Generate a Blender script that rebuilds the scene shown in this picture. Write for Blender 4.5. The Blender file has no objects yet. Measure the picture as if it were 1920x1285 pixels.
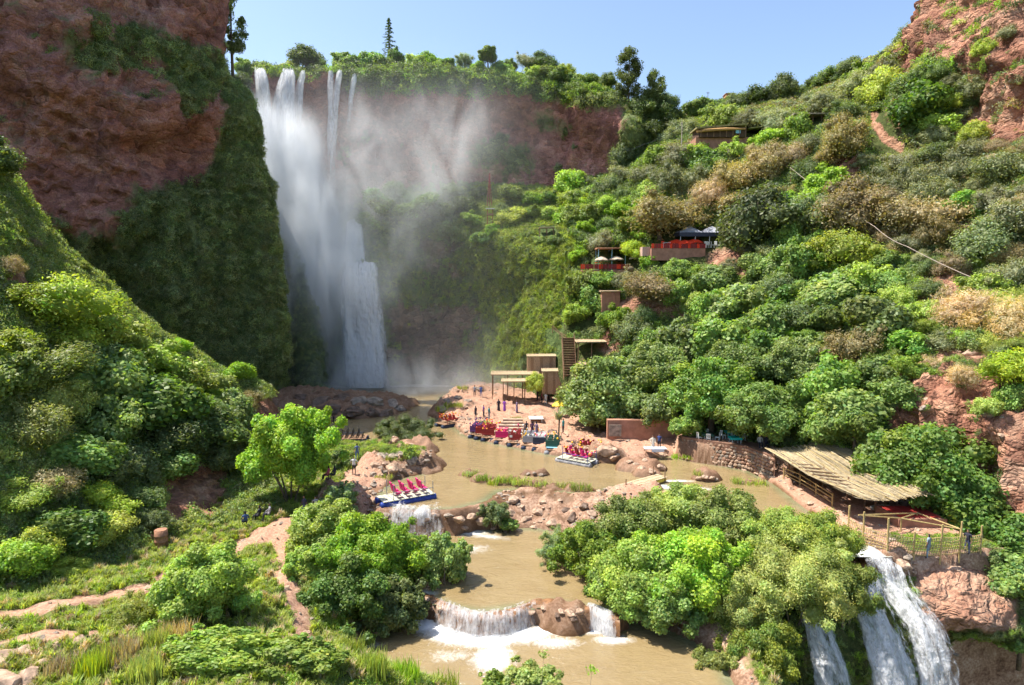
import bpy, bmesh, math, random
import numpy as np
from mathutils import Vector, Matrix, Euler
from mathutils.bvhtree import BVHTree
random.seed(7); RNG = np.random.default_rng(7)
SC = bpy.context.scene; COL = SC.collection
R = math.radians
# ---------------------------------------------------------------- camera, sky, sun, exposure
CAMZ, FPX, PITCH = 18.0, 22/36*1920, R(5.0)
cd = bpy.data.cameras.new('camera'); cam = bpy.data.objects.new('camera', cd); COL.objects.link(cam)
cd.lens = 22; cd.sensor_width = 36; cd.clip_end = 5000; cd.clip_start = .2
cam.location = (0, 0, CAMZ); cam.rotation_euler = (R(90)-PITCH, 0, 0)
SC.camera = cam
SUN_EL, SUN_AZ = R(62), math.atan2(-.977, .21)      # azimuth measured from +Y towards +X
SDIR = Vector((math.sin(SUN_AZ)*math.cos(SUN_EL), math.cos(SUN_AZ)*math.cos(SUN_EL), math.sin(SUN_EL)))
w = bpy.data.worlds.new('World'); SC.world = w; w.use_nodes = True
nt = w.node_tree; nt.nodes.clear()
sky = nt.nodes.new('ShaderNodeTexSky'); sky.sky_type = 'NISHITA'; sky.sun_disc = False
sky.sun_elevation = SUN_EL; sky.sun_rotation = SUN_AZ % (2*math.pi); sky.air_density = 1.0; sky.dust_density = 2.2; sky.ozone_density = 1.2; sky.altitude = 600
bg = nt.nodes.new('ShaderNodeBackground'); bg.inputs[1].default_value = .115
wo = nt.nodes.new('ShaderNodeOutputWorld'); nt.links.new(sky.outputs[0], bg.inputs[0]); nt.links.new(bg.outputs[0], wo.inputs[0])
sl = bpy.data.lights.new('sun', 'SUN'); sl.energy = 4.4; sl.angle = R(.53); sl.color = (1, .95, .86)
so = bpy.data.objects.new('sun', sl); COL.objects.link(so); so.rotation_euler = SDIR.to_track_quat('Z', 'Y').to_euler(); so.location = (-60, 60, 120)
SC.view_settings.view_transform = 'Standard'; SC.view_settings.look = 'None'; SC.view_settings.gamma = 1
SC.view_settings.use_curve_mapping = False; SC.view_settings.exposure = 1.2
cy = SC.cycles; cy.max_bounces = 7; cy.diffuse_bounces = 3; cy.glossy_bounces = 2; cy.transmission_bounces = 3
cy.transparent_max_bounces = 16; cy.volume_bounces = 6; cy.use_adaptive_sampling = True; cy.adaptive_threshold = .03
cy.use_denoising = True; cy.caustics_reflective = False; cy.caustics_refractive = False; cy.sample_clamp_indirect = 4
cy.volume_max_steps = 96
# ---------------------------------------------------------------- helpers
CP, SP = math.cos(PITCH), math.sin(PITCH)
def U(px, py, Y):
    "the world point at distance Y that the lens sees at a pixel of the 1920 wide photograph"
    a, b = (px-960)/FPX, (642.5-py)/FPX
    dy, dz = CP+b*SP, -SP+b*CP
    t = Y/dy
    return np.array((a*t, Y, CAMZ+dz*t))
def UZ(px, py, z):
    a, b = (px-960)/FPX, (642.5-py)/FPX
    dy, dz = CP+b*SP, -SP+b*CP
    t = (z-CAMZ)/dz
    return np.array((a*t, dy*t, z))
def PX(p):
    p = np.asarray(p, float); y, z = p[..., 1], p[..., 2]-CAMZ
    d = y*CP-z*SP; v = y*SP+z*CP
    return 960+FPX*p[..., 0]/d, 642.5-FPX*v/d
TAB = RNG.random((64, 64, 64)).astype(np.float32)
def vn(p, f, s=0):
    q = np.asarray(p)*f+np.array([s*7.31+100, s*3.77+100, s*5.13+100]); i = np.floor(q).astype(int); t = q-i; t = t*t*(3-2*t); i &= 63; j = (i+1) & 63
    x, y, z = t[:, 0], t[:, 1], t[:, 2]
    def g(a, b, c): return TAB[a[:, 0], b[:, 1], c[:, 2]]
    c00 = g(i, i, i)*(1-x)+g(j, i, i)*x; c10 = g(i, j, i)*(1-x)+g(j, j, i)*x
    c01 = g(i, i, j)*(1-x)+g(j, i, j)*x; c11 = g(i, j, j)*(1-x)+g(j, j, j)*x
    return (c00*(1-y)+c10*y)*(1-z)+(c01*(1-y)+c11*y)*z
def fbm(p, f, o=4, s=0, g=.5):
    a, t, n = 1., 0., 0.
    for k in range(o): n = n+a*vn(p, f*2.03**k, s+k); t += a; a *= g
    return n/t-.5
def ridge(p, f, o=4, s=0):
    a, t, n = 1., 0., 0.
    for k in range(o): n = n+a*(1-np.abs(2*vn(p, f*2.07**k, s+k)-1)); t += a; a *= .55
    return n/t
def sstep(a, b, x): t = np.clip((x-a)/(b-a), 0, 1); return t*t*(3-2*t)
def mesh_np(name, v, f, mats, cols=None, mi=None, smooth=True):
    me = bpy.data.meshes.new(name); f = np.asarray(f); n, k = f.shape
    me.vertices.add(len(v)); me.vertices.foreach_set('co', np.asarray(v, np.float32).ravel())
    me.loops.add(n*k); me.loops.foreach_set('vertex_index', f.astype(np.int32).ravel())
    me.polygons.add(n); me.polygons.foreach_set('loop_start', np.arange(0, n*k, k, dtype=np.int32))
    me.polygons.foreach_set('use_smooth', np.full(n, smooth))
    for m in (mats if isinstance(mats, (list, tuple)) else [mats]): me.materials.append(m)
    if mi is not None: me.polygons.foreach_set('material_index', np.asarray(mi, np.int32))
    me.update(calc_edges=True)
    for nm, c in (cols or {}).items():
        c = np.asarray(c, np.float32)
        if c.ndim == 1: a = me.attributes.new(nm, 'FLOAT', 'POINT'); a.data.foreach_set('value', c)
        else:
            if c.shape[1] == 3: c = np.c_[c, np.ones(len(c), np.float32)]
            a = me.attributes.new(nm, 'FLOAT_COLOR', 'POINT'); a.data.foreach_set('color', c.ravel())
    return me
def link(name, me, parent=None, loc=None, rz=0, **tags):
    o = bpy.data.objects.new(name, me); COL.objects.link(o)
    if parent is not None: o.parent = parent
    if loc is not None: o.location = loc
    if rz: o.rotation_euler = (0, 0, rz)
    for k, v in tags.items():
        if v: o[k] = v
    return o
def thing(name, label, cat, loc=(0, 0, 0), rz=0, group=None): return link(name, None, None, loc, rz, label=label, category=cat, group=group)
def copy_tree(o, parent=None):
    c = o.copy(); COL.objects.link(c)
    if parent is not None: c.parent = parent
    for ch in list(o.children): copy_tree(ch, c)
    return c
class MB:
    "collects boxes, tubes and sheets, then links them as one mesh object"
    def __init__(s): s.v = []; s.f = []; s.m = []
    def add(s, vs, fs, m=0):
        b = len(s.v); s.v += [tuple(x) for x in vs]; s.f += [tuple(b+i for i in q) for q in fs]; s.m += [m]*len(fs); return s
    def box(s, c, d, rz=0, m=0, tilt=None):
        M = Matrix.Rotation(rz, 3, 'Z')
        if tilt is not None: M = M @ Euler(tilt).to_matrix()
        vs = [Vector(c)+M @ Vector((sx*d[0]/2, sy*d[1]/2, sz*d[2]/2)) for sx in (-1, 1) for sy in (-1, 1) for sz in (-1, 1)]
        return s.add(vs, [(0, 1, 3, 2), (4, 6, 7, 5), (0, 4, 5, 1), (2, 3, 7, 6), (0, 2, 6, 4), (1, 5, 7, 3)], m)
    def tube(s, pts, r, n=6, m=0, cap=True):
        pts = [Vector(p) for p in pts]; rs = r if isinstance(r, (list, tuple)) else [r]*len(pts)
        vs = []
        for i, p in enumerate(pts):
            d = (pts[min(i+1, len(pts)-1)]-pts[max(i-1, 0)]).normalized()
            u = d.orthogonal().normalized() if i == 0 else (u-d*u.dot(d)).normalized()
            w_ = d.cross(u)
            vs += [p+(u*math.cos(2*math.pi*k/n)+w_*math.sin(2*math.pi*k/n))*rs[i] for k in range(n)]
        fs = [(i*n+k, i*n+(k+1) % n, (i+1)*n+(k+1) % n, (i+1)*n+k) for i in range(len(pts)-1) for k in range(n)]
        if cap: fs += [tuple(range(n-1, -1, -1)), tuple((len(pts)-1)*n+k for k in range(n))]
        return s.add(vs, fs, m)
    def me(s, name, mats, smooth=False):
        me = bpy.data.meshes.new(name); me.from_pydata(s.v, [], s.f)
        for m in (mats if isinstance(mats, (list, tuple)) else [mats]): me.materials.append(m)
        me.polygons.foreach_set('material_index', s.m); me.polygons.foreach_set('use_smooth', [smooth]*len(s.f)); me.update(); return me
    def build(s, name, mats, parent=None, loc=None, rz=0, smooth=False, **t): return link(name, s.me(name, mats, smooth), parent, loc, rz, **t)
# ---------------------------------------------------------------- materials
class N:
    def __init__(s, name):
        s.m = bpy.data.materials.new(name); s.m.use_nodes = True; s.t = s.m.node_tree; s.t.nodes.clear(); s.out = s.n('ShaderNodeOutputMaterial')
    def n(s, ty, ins=None, **kw):
        x = s.t.nodes.new(ty)
        for k, v in kw.items(): setattr(x, k, v)
        for k, v in (ins or {}).items():
            if isinstance(v, bpy.types.NodeSocket): s.t.links.new(v, x.inputs[k])
            else: x.inputs[k].default_value = v
        return x
    def attr(s, a): return s.n('ShaderNodeAttribute', attribute_name=a)
    def co(s, k='Object'): return s.n('ShaderNodeTexCoord').outputs[k]
    def noise(s, sc, det=4, rough=.55, vec=None, dist=0): return s.n('ShaderNodeTexNoise', {'Vector': vec if vec is not None else s.co(), 'Scale': sc, 'Detail': det, 'Roughness': rough, 'Distortion': dist}).outputs[0]
    def ramp(s, f, stops):
        x = s.n('ShaderNodeValToRGB', {'Fac': f}); e = x.color_ramp.elements
        while len(e) < len(stops): e.new(.5)
        for q, (p, c) in zip(e, stops): q.position = p; q.color = (*c, 1) if len(c) == 3 else c
        return x.outputs[0]
    def mr(s, v, a, b, c=0, d=1): return s.n('ShaderNodeMapRange', {'Value': v, 'From Min': a, 'From Max': b, 'To Min': c, 'To Max': d}).outputs[0]
    def mix(s, f, a, b, bt='MIX'):
        x = s.n('ShaderNodeMix', data_type='RGBA', blend_type=bt)
        for i, v in ((0, f), (6, a), (7, b)):
            if isinstance(v, bpy.types.NodeSocket): s.t.links.new(v, x.inputs[i])
            else: x.inputs[i].default_value = v if i == 0 else (*v, 1) if len(v) == 3 else v
        return x.outputs[2]
    def math(s, op, a, b=0, c=0): return s.n('ShaderNodeMath', {0: a, 1: b, 2: c}, operation=op).outputs[0]
    def vm(s, op, a, b=(0, 0, 0)): return s.n('ShaderNodeVectorMath', {0: a, 1: b}, operation=op)
    def bump(s, h, st=.5, d=.1, nrm=None):
        x = s.n('ShaderNodeBump', {'Height': h, 'Strength': st, 'Distance': d})
        if nrm: s.t.links.new(nrm, x.inputs['Normal'])
        return x.outputs[0]
    def bsdf(s, col, rough=.8, nrm=None, spec=.3, **kw):
        ins = {'Base Color': col if isinstance(col, bpy.types.NodeSocket) else (*col, 1), 'Roughness': rough, 'Specular IOR Level': spec}
        if nrm: ins['Normal'] = nrm
        ins.update(kw); return s.n('ShaderNodeBsdfPrincipled', ins).outputs[0]
    def surf(s, sh): s.t.links.new(sh, s.out.inputs[0]); return s.m
def plain(name, c, rough=.7, var=.25, sc=6, bump=.15, spec=.3):
    k = N(name); n = k.noise(sc, 5)
    lo = [max(0, x*(1-var)) for x in c]; hi = [x*(1+var) for x in c]
    return k.surf(k.bsdf(k.ramp(n, [(.3, lo), (.7, hi)]), rough, k.bump(k.noise(sc*3, 3), bump, .02), spec))
def leafmat(name, c, dry=.0, trans=.38, var=.35):
    k = N(name); a = k.attr('tint').outputs['Color']; oi = k.n('ShaderNodeObjectInfo').outputs['Random']
    h = k.n('ShaderNodeHueSaturation', {'Hue': k.mr(oi, 0, 1, .485, .515), 'Saturation': k.mr(oi, 0, 1, .85, 1.1), 'Value': k.mr(k.math('FRACT', k.math('MULTIPLY', oi, 7.13)), 0, 1, 1-var, 1+var*.8), 'Fac': 1, 'Color': k.mix(1, a, (*c, 1), 'MULTIPLY')}).outputs[0]
    d = k.bsdf(h, .5, spec=.3)
    tc = k.mix(1, h, (1.5, 1.6, .55, 1), 'MULTIPLY')
    t = k.n('ShaderNodeBsdfTranslucent', {'Color': tc}).outputs[0]
    return k.surf(k.n('ShaderNodeMixShader', {0: trans, 1: d, 2: t}).outputs[0])
def rockmat(name, cols, green, gsc=.9, mosst=(.42, .58), bs=.7):
    k = N(name); co = k.co()
    st = k.n('ShaderNodeMapping', {'Vector': co, 'Scale': (1, 1, 1.5)}).outputs[0]
    n1 = k.noise(.11, 6, .62, st, .6); n2 = k.noise(.8, 6, .65, st, .3); n3 = k.noise(5, 4, .6)
    c = k.ramp(k.math('ADD', k.math('MULTIPLY', n1, .6), k.math('MULTIPLY', n2, .4)), [(.34, cols[0]), (.45, cols[1]), (.53, cols[2]), (.64, cols[3])])
    c = k.mix(k.mr(n3, .4, .7, 0, .55), c, cols[0])
    wv_ = k.vm('ADD', st, k.vm('SCALE', k.n('ShaderNodeTexNoise', {'Vector': co, 'Scale': .5, 'Detail': 3}).outputs[1]).outputs[0]).outputs[0]; wv_.node.inputs[1].links[0].from_node.inputs['Scale'].default_value = 2.4
    cell = k.n('ShaderNodeTexVoronoi', {'Vector': wv_, 'Scale': .5}).outputs['Color']; c = k.mix(.55, c, k.mix(1, c, k.ramp(k.n('ShaderNodeSeparateColor', {0: cell}).outputs[0], [(0, (.5, .5, .52)), (1, (1.5, 1.42, 1.35))]), 'MULTIPLY'))
    crk = k.n('ShaderNodeTexVoronoi', {'Vector': wv_, 'Scale': .5}, feature='DISTANCE_TO_EDGE').outputs[0]; cr2 = k.n('ShaderNodeTexVoronoi', {'Vector': wv_, 'Scale': 1.7}, feature='DISTANCE_TO_EDGE').outputs[0]
    h = k.math('ADD', k.math('ADD', k.math('MULTIPLY', k.mr(crk, 0, .16), .7), k.math('MULTIPLY', k.mr(cr2, 0, .2), .3)), k.math('ADD', k.math('MULTIPLY', n2, 1.2), k.math('MULTIPLY', n3, .3)))
    g = k.noise(gsc, 6, .7); ga = k.attr('veg').outputs['Fac']
    gf = k.mr(k.math('ADD', k.math('MULTIPLY', ga, .55), k.math('MULTIPLY', k.math('SUBTRACT', g, .5), .9)), mosst[0]-.26, mosst[1]-.12)
    gc = k.ramp(k.noise(2.2, 5, .7), [(.3, green[0]), (.5, green[1]), (.68, green[2])])
    soil = k.attr('soil').outputs['Fac']
    c = k.mix(soil, c, k.ramp(k.noise(1.5, 5), [(.35, (.26, .13, .075)), (.65, (.40, .22, .14))]))
    col = k.mix(gf, c, gc)
    h = k.mix(gf, h, k.math('MULTIPLY', k.noise(4, 5, .75), 2.2))
    return k.surf(k.bsdf(col, .9, k.bump(h, bs, .5), .15))
# ---------------------------------------------------------------- lofted terrain
def cr(P, t):
    n = len(P)-1; t = np.clip(t, 0, n-1e-6); i = t.astype(int); u = (t-i)
    u = u.reshape((-1,)+(1,)*(P.ndim-1))
    g = lambda k: P[np.clip(i+k, 0, n)]
    a, b, c, d = g(-1), g(0), g(1), g(2)
    return b+.5*u*(c-a+u*(2*a-5*b+4*c-d+u*(3*(b-c)+d-a)))
def loft(rows, nu, nv):
    P = np.array([[r if len(r) == 3 and isinstance(r, np.ndarray) else U(*r) for r in row] for row in rows])
    # parameterise by mean chord length, so the mesh is even
    def tt(Q, n):
        L = np.r_[0, np.cumsum(np.linalg.norm(np.diff(Q, axis=1), axis=2).mean(0))]; return np.interp(np.linspace(0, L[-1], n), L, np.arange(len(L)))
    tv = tt(P.transpose(1, 0, 2), nv); tu = tt(P, nu)
    A = cr(P, tv); B = cr(A.transpose(1, 0, 2), tu).transpose(1, 0, 2)
    return B
def grid_faces(nv, nu):
    a = np.arange(nv*nu).reshape(nv, nu); return np.stack([a[:-1, :-1], a[1:, :-1], a[1:, 1:], a[:-1, 1:]], -1).reshape(-1, 4)
def gnormals(B):
    du = np.gradient(B, axis=1); dv = np.gradient(B, axis=0); n = np.cross(dv, du); return n/np.maximum(np.linalg.norm(n, axis=2, keepdims=True), 1e-9)
TERR = {}
def terrain(name, rows, nu, nv, disp, vegf, mat, soilf=None, **tags):
    B = loft(rows, nu, nv); nrm = gnormals(B)
    if (nrm*(np.array((0, 0, CAMZ))-B)).sum(2).mean() < 0: nrm = -nrm; flip = True
    else: flip = False
    p = B.reshape(-1, 3); px, py = PX(p); d = disp(p, px, py)
    q = p+nrm.reshape(-1, 3)*d[:, None]
    n2 = gnormals(q.reshape(B.shape)).reshape(-1, 3)*(-1 if flip else 1)
    veg = np.clip(vegf(q, px, py, n2), 0, 1); soil = np.zeros(len(q)) if soilf is None else np.clip(soilf(q, px, py), 0, 1)
    f = grid_faces(nv, nu)
    if not flip: f = f
    me = mesh_np(name, q, f if flip else f[:, ::-1], mat, {'veg': veg, 'soil': soil})
    o = link(name, me, **tags)
    TERR[name] = dict(v=q, n=n2, veg=veg, bvh=BVHTree.FromPolygons(q.tolist(), f.tolist()), px=px, py=py, f=f)
    return o
def hit(px, py, names=None, default=None):
    o = Vector((0, 0, CAMZ)); d = (Vector(U(px, py, 50.))-o).normalized(); best = None
    for k in (names or TERR):
        h = TERR[k]['bvh'].ray_cast(o, d)
        if h[0] is not None and (best is None or h[3] < best[1]): best = (h[0], h[3], h[2], k)
    return best
def ground_z(x, y, names=('ground',), top=80):
    b = None
    for k in names:
        h = TERR[k]['bvh'].ray_cast(Vector((x, y, top)), Vector((0, 0, -1)))
        if h[0] is not None and (b is None or h[0].z > b): b = h[0].z
    return b
# ---------------------------------------------------------------- the gorge: cliffs and hills
RED = [(.07, .032, .028), (.17, .075, .055), (.26, .12, .085), (.38, .21, .15)]
REDL = [(.11, .05, .034), (.26, .12, .078), (.40, .215, .14), (.55, .36, .25)]
REDC = [(.14, .065, .058), (.31, .14, .115), (.44, .21, .165), (.54, .32, .26)]
M_CLIFF = rockmat('red_cliff', REDC, [(.10, .13, .055), (.17, .21, .08), (.25, .28, .11)], .5)  # rock and moss colours lightened to stand in for bounce light
M_HILL = rockmat('hill_rock', REDL, [(.04, .05, .016), (.08, .1, .028), (.15, .16, .05)], .8)
M_TUFA = rockmat('tufa_wall', [(.09, .07, .06), (.18, .13, .1), (.26, .18, .13), (.36, .26, .19)], [(.06, .09, .035), (.11, .16, .05), (.19, .24, .07)], .6)
def box_m(px, py, a, b, c, d, s=25):
    q = np.stack([px*.03, py*.03, 0*px], -1); px = px+60*fbm(q, 1, 4, 7)*min(1, s/18); py = py+60*fbm(q, 1, 4, 17)*min(1, s/18)
    return sstep(a-s, a+s, px)*(1-sstep(b-s, b+s, px))*sstep(c-s, c+s, py)*(1-sstep(d-s, d+s, py))
def sh(row, dx, dy, dY): return [(a+dx, b+dy, c+dY) for a, b, c in row]
# left cliff (in its own shade)
ed = [(-72, 404), (-25, 414), (60, 418), (150, 420), (215, 446), (300, 472), (400, 494), (520, 515), (640, 523), (745, 528), (830, 530)]
rows = []
for i, (py, e) in enumerate(ed):
    g = i/10
    rows.append([(-700, py-60, 56), (-330, py-30, 66), (-60, py, 75), (110, py+5, 81-3*math.sin(g*6)), (250, py, 86+2.5*math.sin(g*9+1)), (350, py, 91), (e-22, py, 95), (e, py, 98), (e-14, max(py-4, 165), 104), (e-60, max(py-10, 430), 120)])
top = [U(*r)+np.array((-9., 8., .6)) for r in rows[0]]; top[-1] = U(*rows[0][-1])+np.array((-4., 2., -2.))
def cliff_disp(p, px, py):
    s = p*np.array([1, 1, .75])
    return 5.5*fbm(s, .07, 3, 1)+6.5*(ridge(s*np.array([1, 1, .8]), .11, 5, 4)-.62)+3.4*(ridge(s*np.array([1, 1, 1.1]), .3, 5, 9)-.6)+1.2*fbm(p, 1.1, 3, 3)
def lc_disp(p, px, py):
    lump = np.exp(-(((px-690+350)/170.)**2+((py-215)/60.)**2))*2.5     # the grassy brow that juts out
    rec = np.exp(-(((px-270)/150.)**2+((py-300)/55.)**2))*-3.0
    damp = np.where(px > 400, .45, 1); fold = sstep(330, 420, py+(px-250)*.4)*(2.6*(ridge(p*np.array([1.2, 1.2, .22]), .16, 3, 21)-.6)+1.3*(ridge(p*np.array([1.2, 1.2, .3]), .45, 3, 23)-.6))*(1-.5*sstep(440, 500, px))
    return cliff_disp(p, px, py)*damp+lump+rec+fold
def lc_veg(p, px, py, n):
    v = .12+.9*sstep(300, 420, py+(px-250)*.45)+.8*box_m(px, py, 300, 410, 90, 200, 40)+.55*box_m(px, py, 120, 290, 60, 130, 40)+.35*np.clip(n[:, 2]+.1, 0, 1)
    v += .9*sstep(395, 440, px)*sstep(150, 210, py)
    v -= .75*box_m(px, py, 60, 400, 225, 345, 25)*(1-sstep(380, 420, px)); v -= .5*box_m(px, py, 130, 240, 370, 450, 20)
    return v+.35*fbm(p, .15, 3, 20)
terrain('left_cliff', [top]+rows, 360, 260, lc_disp, lc_veg, M_CLIFF, label='red cliff with green grassy ledges, in shade left of the waterfall', kind='structure')
rows = [[(470, 430, 119), (520, 445, 112), (555, 462, 110), (568, 480, 113), (575, 500, 121)], [(470, 540, 118), (522, 530, 110), (560, 520, 108), (578, 545, 111), (582, 560, 121)],
        [(470, 620, 117), (525, 620, 109), (570, 620, 107), (595, 625, 110), (600, 630, 121)], [(470, 735, 115), (530, 735, 107), (585, 735, 105), (615, 735, 108), (620, 735, 120)], [(470, 780, 115), (530, 780, 106), (590, 780, 104), (622, 780, 107), (626, 780, 120)]]
rows = [sh(rows[0], 0, 6, 8)]+rows
terrain('left_buttress', rows, 110, 120, lambda p, x, y: cliff_disp(p, x, y)*.4, lambda p, x, y, n: .95+.3*fbm(p, .2, 3, 5)+0*x, M_TUFA, label='mossy green buttress between the left cliff and the falls', kind='structure')
# back cliff with the rim
rim = [(330, 470, 116), (395, 440, 117), (440, 260, 119), (475, 137, 120), (510, 135, 122), (560, 137, 123), (620, 135, 125), (650, 130, 127), (720, 132, 128), (800, 128, 129), (870, 135, 130), (950, 145, 130.5), (1010, 152, 130), (1060, 166, 128.5), (1100, 180, 127), (1150, 205, 125), (1185, 235, 123), (1215, 262, 126), (1260, 262, 134)]
def rowz(z, dY, k=0):
    out = []
    for a, b, c in rim:
        p = U(a, b, c); out.append(np.array((p[0]*(c+dY)/c, c+dY, p[2]*(1-z)+0*z)) if k == 0 else np.array((p[0]*(c+dY)/c, c+dY, p[2]+z)))
    return out
rows = [rowz(7, 190, 1), rowz(4.5, 50, 1), rowz(2.5, 14, 1), rowz(1.1, 5, 1), rowz(0, 0), rowz(.06, -.4), rowz(.16, 2.2), rowz(.3, 1.2), rowz(.5, .4), rowz(.7, -.2), rowz(1.02, -1)]
def bc_disp(p, px, py): return cliff_disp(p, px, py)*.8*(sstep(120, 190, py)*.9+.1)
def bc_veg(p, px, py, n):
    v = .1+1.2*sstep(.35, .7, n[:, 2])+.95*(1-sstep(150, 185, py-(px-960).clip(0)*.22))*sstep(120, 135, py)*(px > 640)+.5*sstep(330, 390, py)
    v += .75*box_m(px, py, 880, 1000, 270, 330, 25)+.6*box_m(px, py, 1000, 1080, 220, 250, 15)+1.0*sstep(1150, 1195, px+(py-260).clip(0)*.2)
    return v+.5*fbm(p, .16, 4, 31)
terrain('back_cliff', rows, 330, 190, bc_disp, bc_veg, M_CLIFF, label='red cliff wall under the green rim behind the waterfall', kind='structure')
# tufa knoll in the middle
A = [[(560, 430, 128), (640, 395, 129), (700, 362, 130), (760, 350, 130), (850, 345, 130), (930, 350, 129.5), (1000, 352, 128.5), (1080, 358, 126), (1160, 350, 121)],
     [(560, 440, 122), (645, 425, 120.5), (700, 405, 119.5), (770, 395, 120), (850, 422, 120), (920, 440, 116), (1000, 447, 113), (1080, 450, 110), (1160, 470, 104)],
     [(575, 500, 119), (640, 500, 116.5), (708, 470, 117), (780, 480, 119.5), (850, 490, 119.5), (922, 495, 115), (1000, 500, 110.5), (1075, 510, 106.5), (1150, 530, 100)],
     [(580, 520, 119), (640, 516, 114.2), (712, 520, 114.5), (785, 540, 119.5), (858, 540, 119.5), (948, 545, 114), (1005, 545, 109), (1073, 550, 105), (1145, 575, 97.5)],
     [(590, 600, 117), (650, 600, 113.8), (725, 600, 115), (790, 600, 118.5), (870, 600, 118), (950, 600, 112.5), (1010, 600, 106.5), (1070, 610, 102), (1140, 620, 95)],
     [(600, 735, 115), (650, 735, 113), (720, 735, 114.5), (800, 738, 115.5), (880, 738, 113), (945, 740, 108), (992, 738, 104), (1050, 738, 97), (1130, 765, 90)],
     [(600, 800, 114), (650, 800, 112), (720, 800, 113), (800, 800, 114), (880, 800, 111), (945, 800, 106), (992, 800, 102), (1050, 800, 95), (1130, 820, 88)]]
def gk_disp(p, px, py):
    v = p*np.array([1.5, 1.5, .35])
    return 2.6*fbm(p, .1, 3, 40)+1.8*(ridge(v, .16, 4, 44)-.6)*sstep(430, 480, py)+.7*(ridge(p, .5, 3, 47)-.6)
def gk_veg(p, px, py, n): return .8+.6*np.clip(n[:, 2], 0, 1)+.5*sstep(880, 960, px)-.7*box_m(px, py, 720, 900, 560, 730, 45)-.4*box_m(px, py, 780, 860, 440, 520, 20)+.4*fbm(p, .2, 3, 45)
terrain('tufa_slope', A, 260, 190, gk_disp, gk_veg, M_TUFA, label='green creeper covered rock slope in the middle beside the falls', kind='structure')
# right hillside
T = [[(1060, 345, 131), (1150, 320, 131), (1230, 245, 131), (1320, 200, 134), (1430, 178, 132), (1530, 163, 128), (1640, 108, 122), (1720, 10, 116), (1800, -120, 110), (1900, -300, 105), (2150, -420, 95)],
     [(1060, 370, 122), (1160, 350, 120), (1240, 275, 122), (1330, 232, 124), (1435, 206, 122), (1535, 190, 117), (1645, 150, 112), (1725, 75, 106), (1810, -30, 101), (1910, -120, 95), (2150, -180, 86)],
     [(1070, 400, 116), (1170, 372, 114), (1250, 305, 115), (1340, 268, 115), (1440, 242, 113), (1540, 225, 108), (1650, 205, 104), (1740, 160, 98), (1835, 100, 92.5), (1930, 50, 86), (2150, 20, 76)],
     [(1080, 448, 109), (1170, 430, 107), (1250, 400, 106), (1350, 375, 104), (1450, 350, 100), (1560, 330, 95), (1670, 305, 92), (1765, 285, 88), (1860, 270, 83), (1950, 260, 77), (2150, 250, 67)],
     [(1085, 500, 106), (1170, 500, 102), (1240, 478, 98), (1350, 475, 95), (1450, 465, 91), (1560, 450, 86.5), (1670, 430, 82), (1790, 430, 77), (1870, 430, 73), (1960, 430, 68), (2150, 430, 58)],
     [(1065, 590, 101), (1140, 590, 97), (1230, 580, 91.5), (1340, 580, 86.5), (1450, 580, 82), (1560, 570, 77.5), (1670, 560, 72), (1790, 560, 67), (1870, 565, 63.5), (1960, 570, 59), (2150, 570, 50)],
     [(1050, 680, 95.5), (1130, 680, 90), (1220, 690, 84), (1330, 700, 77), (1440, 700, 72), (1550, 690, 68), (1650, 680, 62.5), (1765, 690, 57), (1870, 695, 53.5), (1960, 700, 50), (2150, 700, 43)],
     [(1055, 735, 91.5), (1145, 775, 80.5), (1230, 780, 75), (1335, 785, 69), (1440, 795, 64.5), (1550, 800, 60), (1680, 770, 56), (1780, 780, 52.5), (1880, 800, 49.5), (1970, 820, 46), (2150, 830, 40)],
     [(1060, 775, 90), (1150, 830, 79), (1235, 840, 74), (1340, 840, 68), (1445, 855, 63.5), (1560, 880, 58), (1690, 905, 54), (1800, 930, 50.5), (1900, 960, 47.5), (1990, 1000, 44), (2150, 1050, 37)]]
def rh_disp(p, px, py):
    rk = np.clip(box_m(px, py, 1650, 2200, -400, 260, 40)+box_m(px, py, 1660, 2200, 700, 1000, 30)+.5*box_m(px, py, 1540, 1640, 270, 370, 20), 0, 1)
    return 3.2*fbm(p, .09, 3, 50)+1.2*fbm(p, .35, 3, 52)+rk*(6.5*(ridge(p*np.array([1, 1, .7]), .13, 4, 55)-.62)+2.6*(ridge(p, .42, 4, 58)-.6))
def rh_veg(p, px, py, n):
    v = .95-1.3*box_m(px, py, 1690, 2200, -400, 245+(px-1700)*.05, 30)*sstep(1620, 1760, px+py*.45)-1.0*box_m(px, py, 1670, 2200, 715, 1000, 25)
    v += .9*box_m(px, py, 1700, 1830, 120, 230, 25)
    for a, b, c, d in ((1555, 1620, 290, 350), (1330, 1440, 475, 520), (1180, 1290, 560, 600), (1130, 1180, 560, 660), (1540, 1620, 650, 700), (1720, 1830, 500, 580), (1760, 1860, 640, 700)): v -= .9*box_m(px, py, a, b, c, d, 12)
    return v+.35*fbm(p, .25, 3, 60)
def rh_soil(p, px, py):
    pts = [(1640, 215), (1632, 235), (1648, 255), (1662, 275), (1690, 285)]; s = 0
    for a, b in zip(pts, pts[1:]):
        d = np.array(b)-np.array(a); t = np.clip(((px-a[0])*d[0]+(py-a[1])*d[1])/(d@d), 0, 1); s = np.maximum(s, 1-sstep(3, 9, np.hypot(px-a[0]-t*d[0], py-a[1]-t*d[1])))
    return s
terrain('right_hill', T, 360, 280, rh_disp, lambda p, x, y, n: rh_veg(p, x, y, n)-2*rh_soil(p, x, y), M_HILL, rh_soil, label='steep green and red hillside right of the river', kind='structure')
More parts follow.
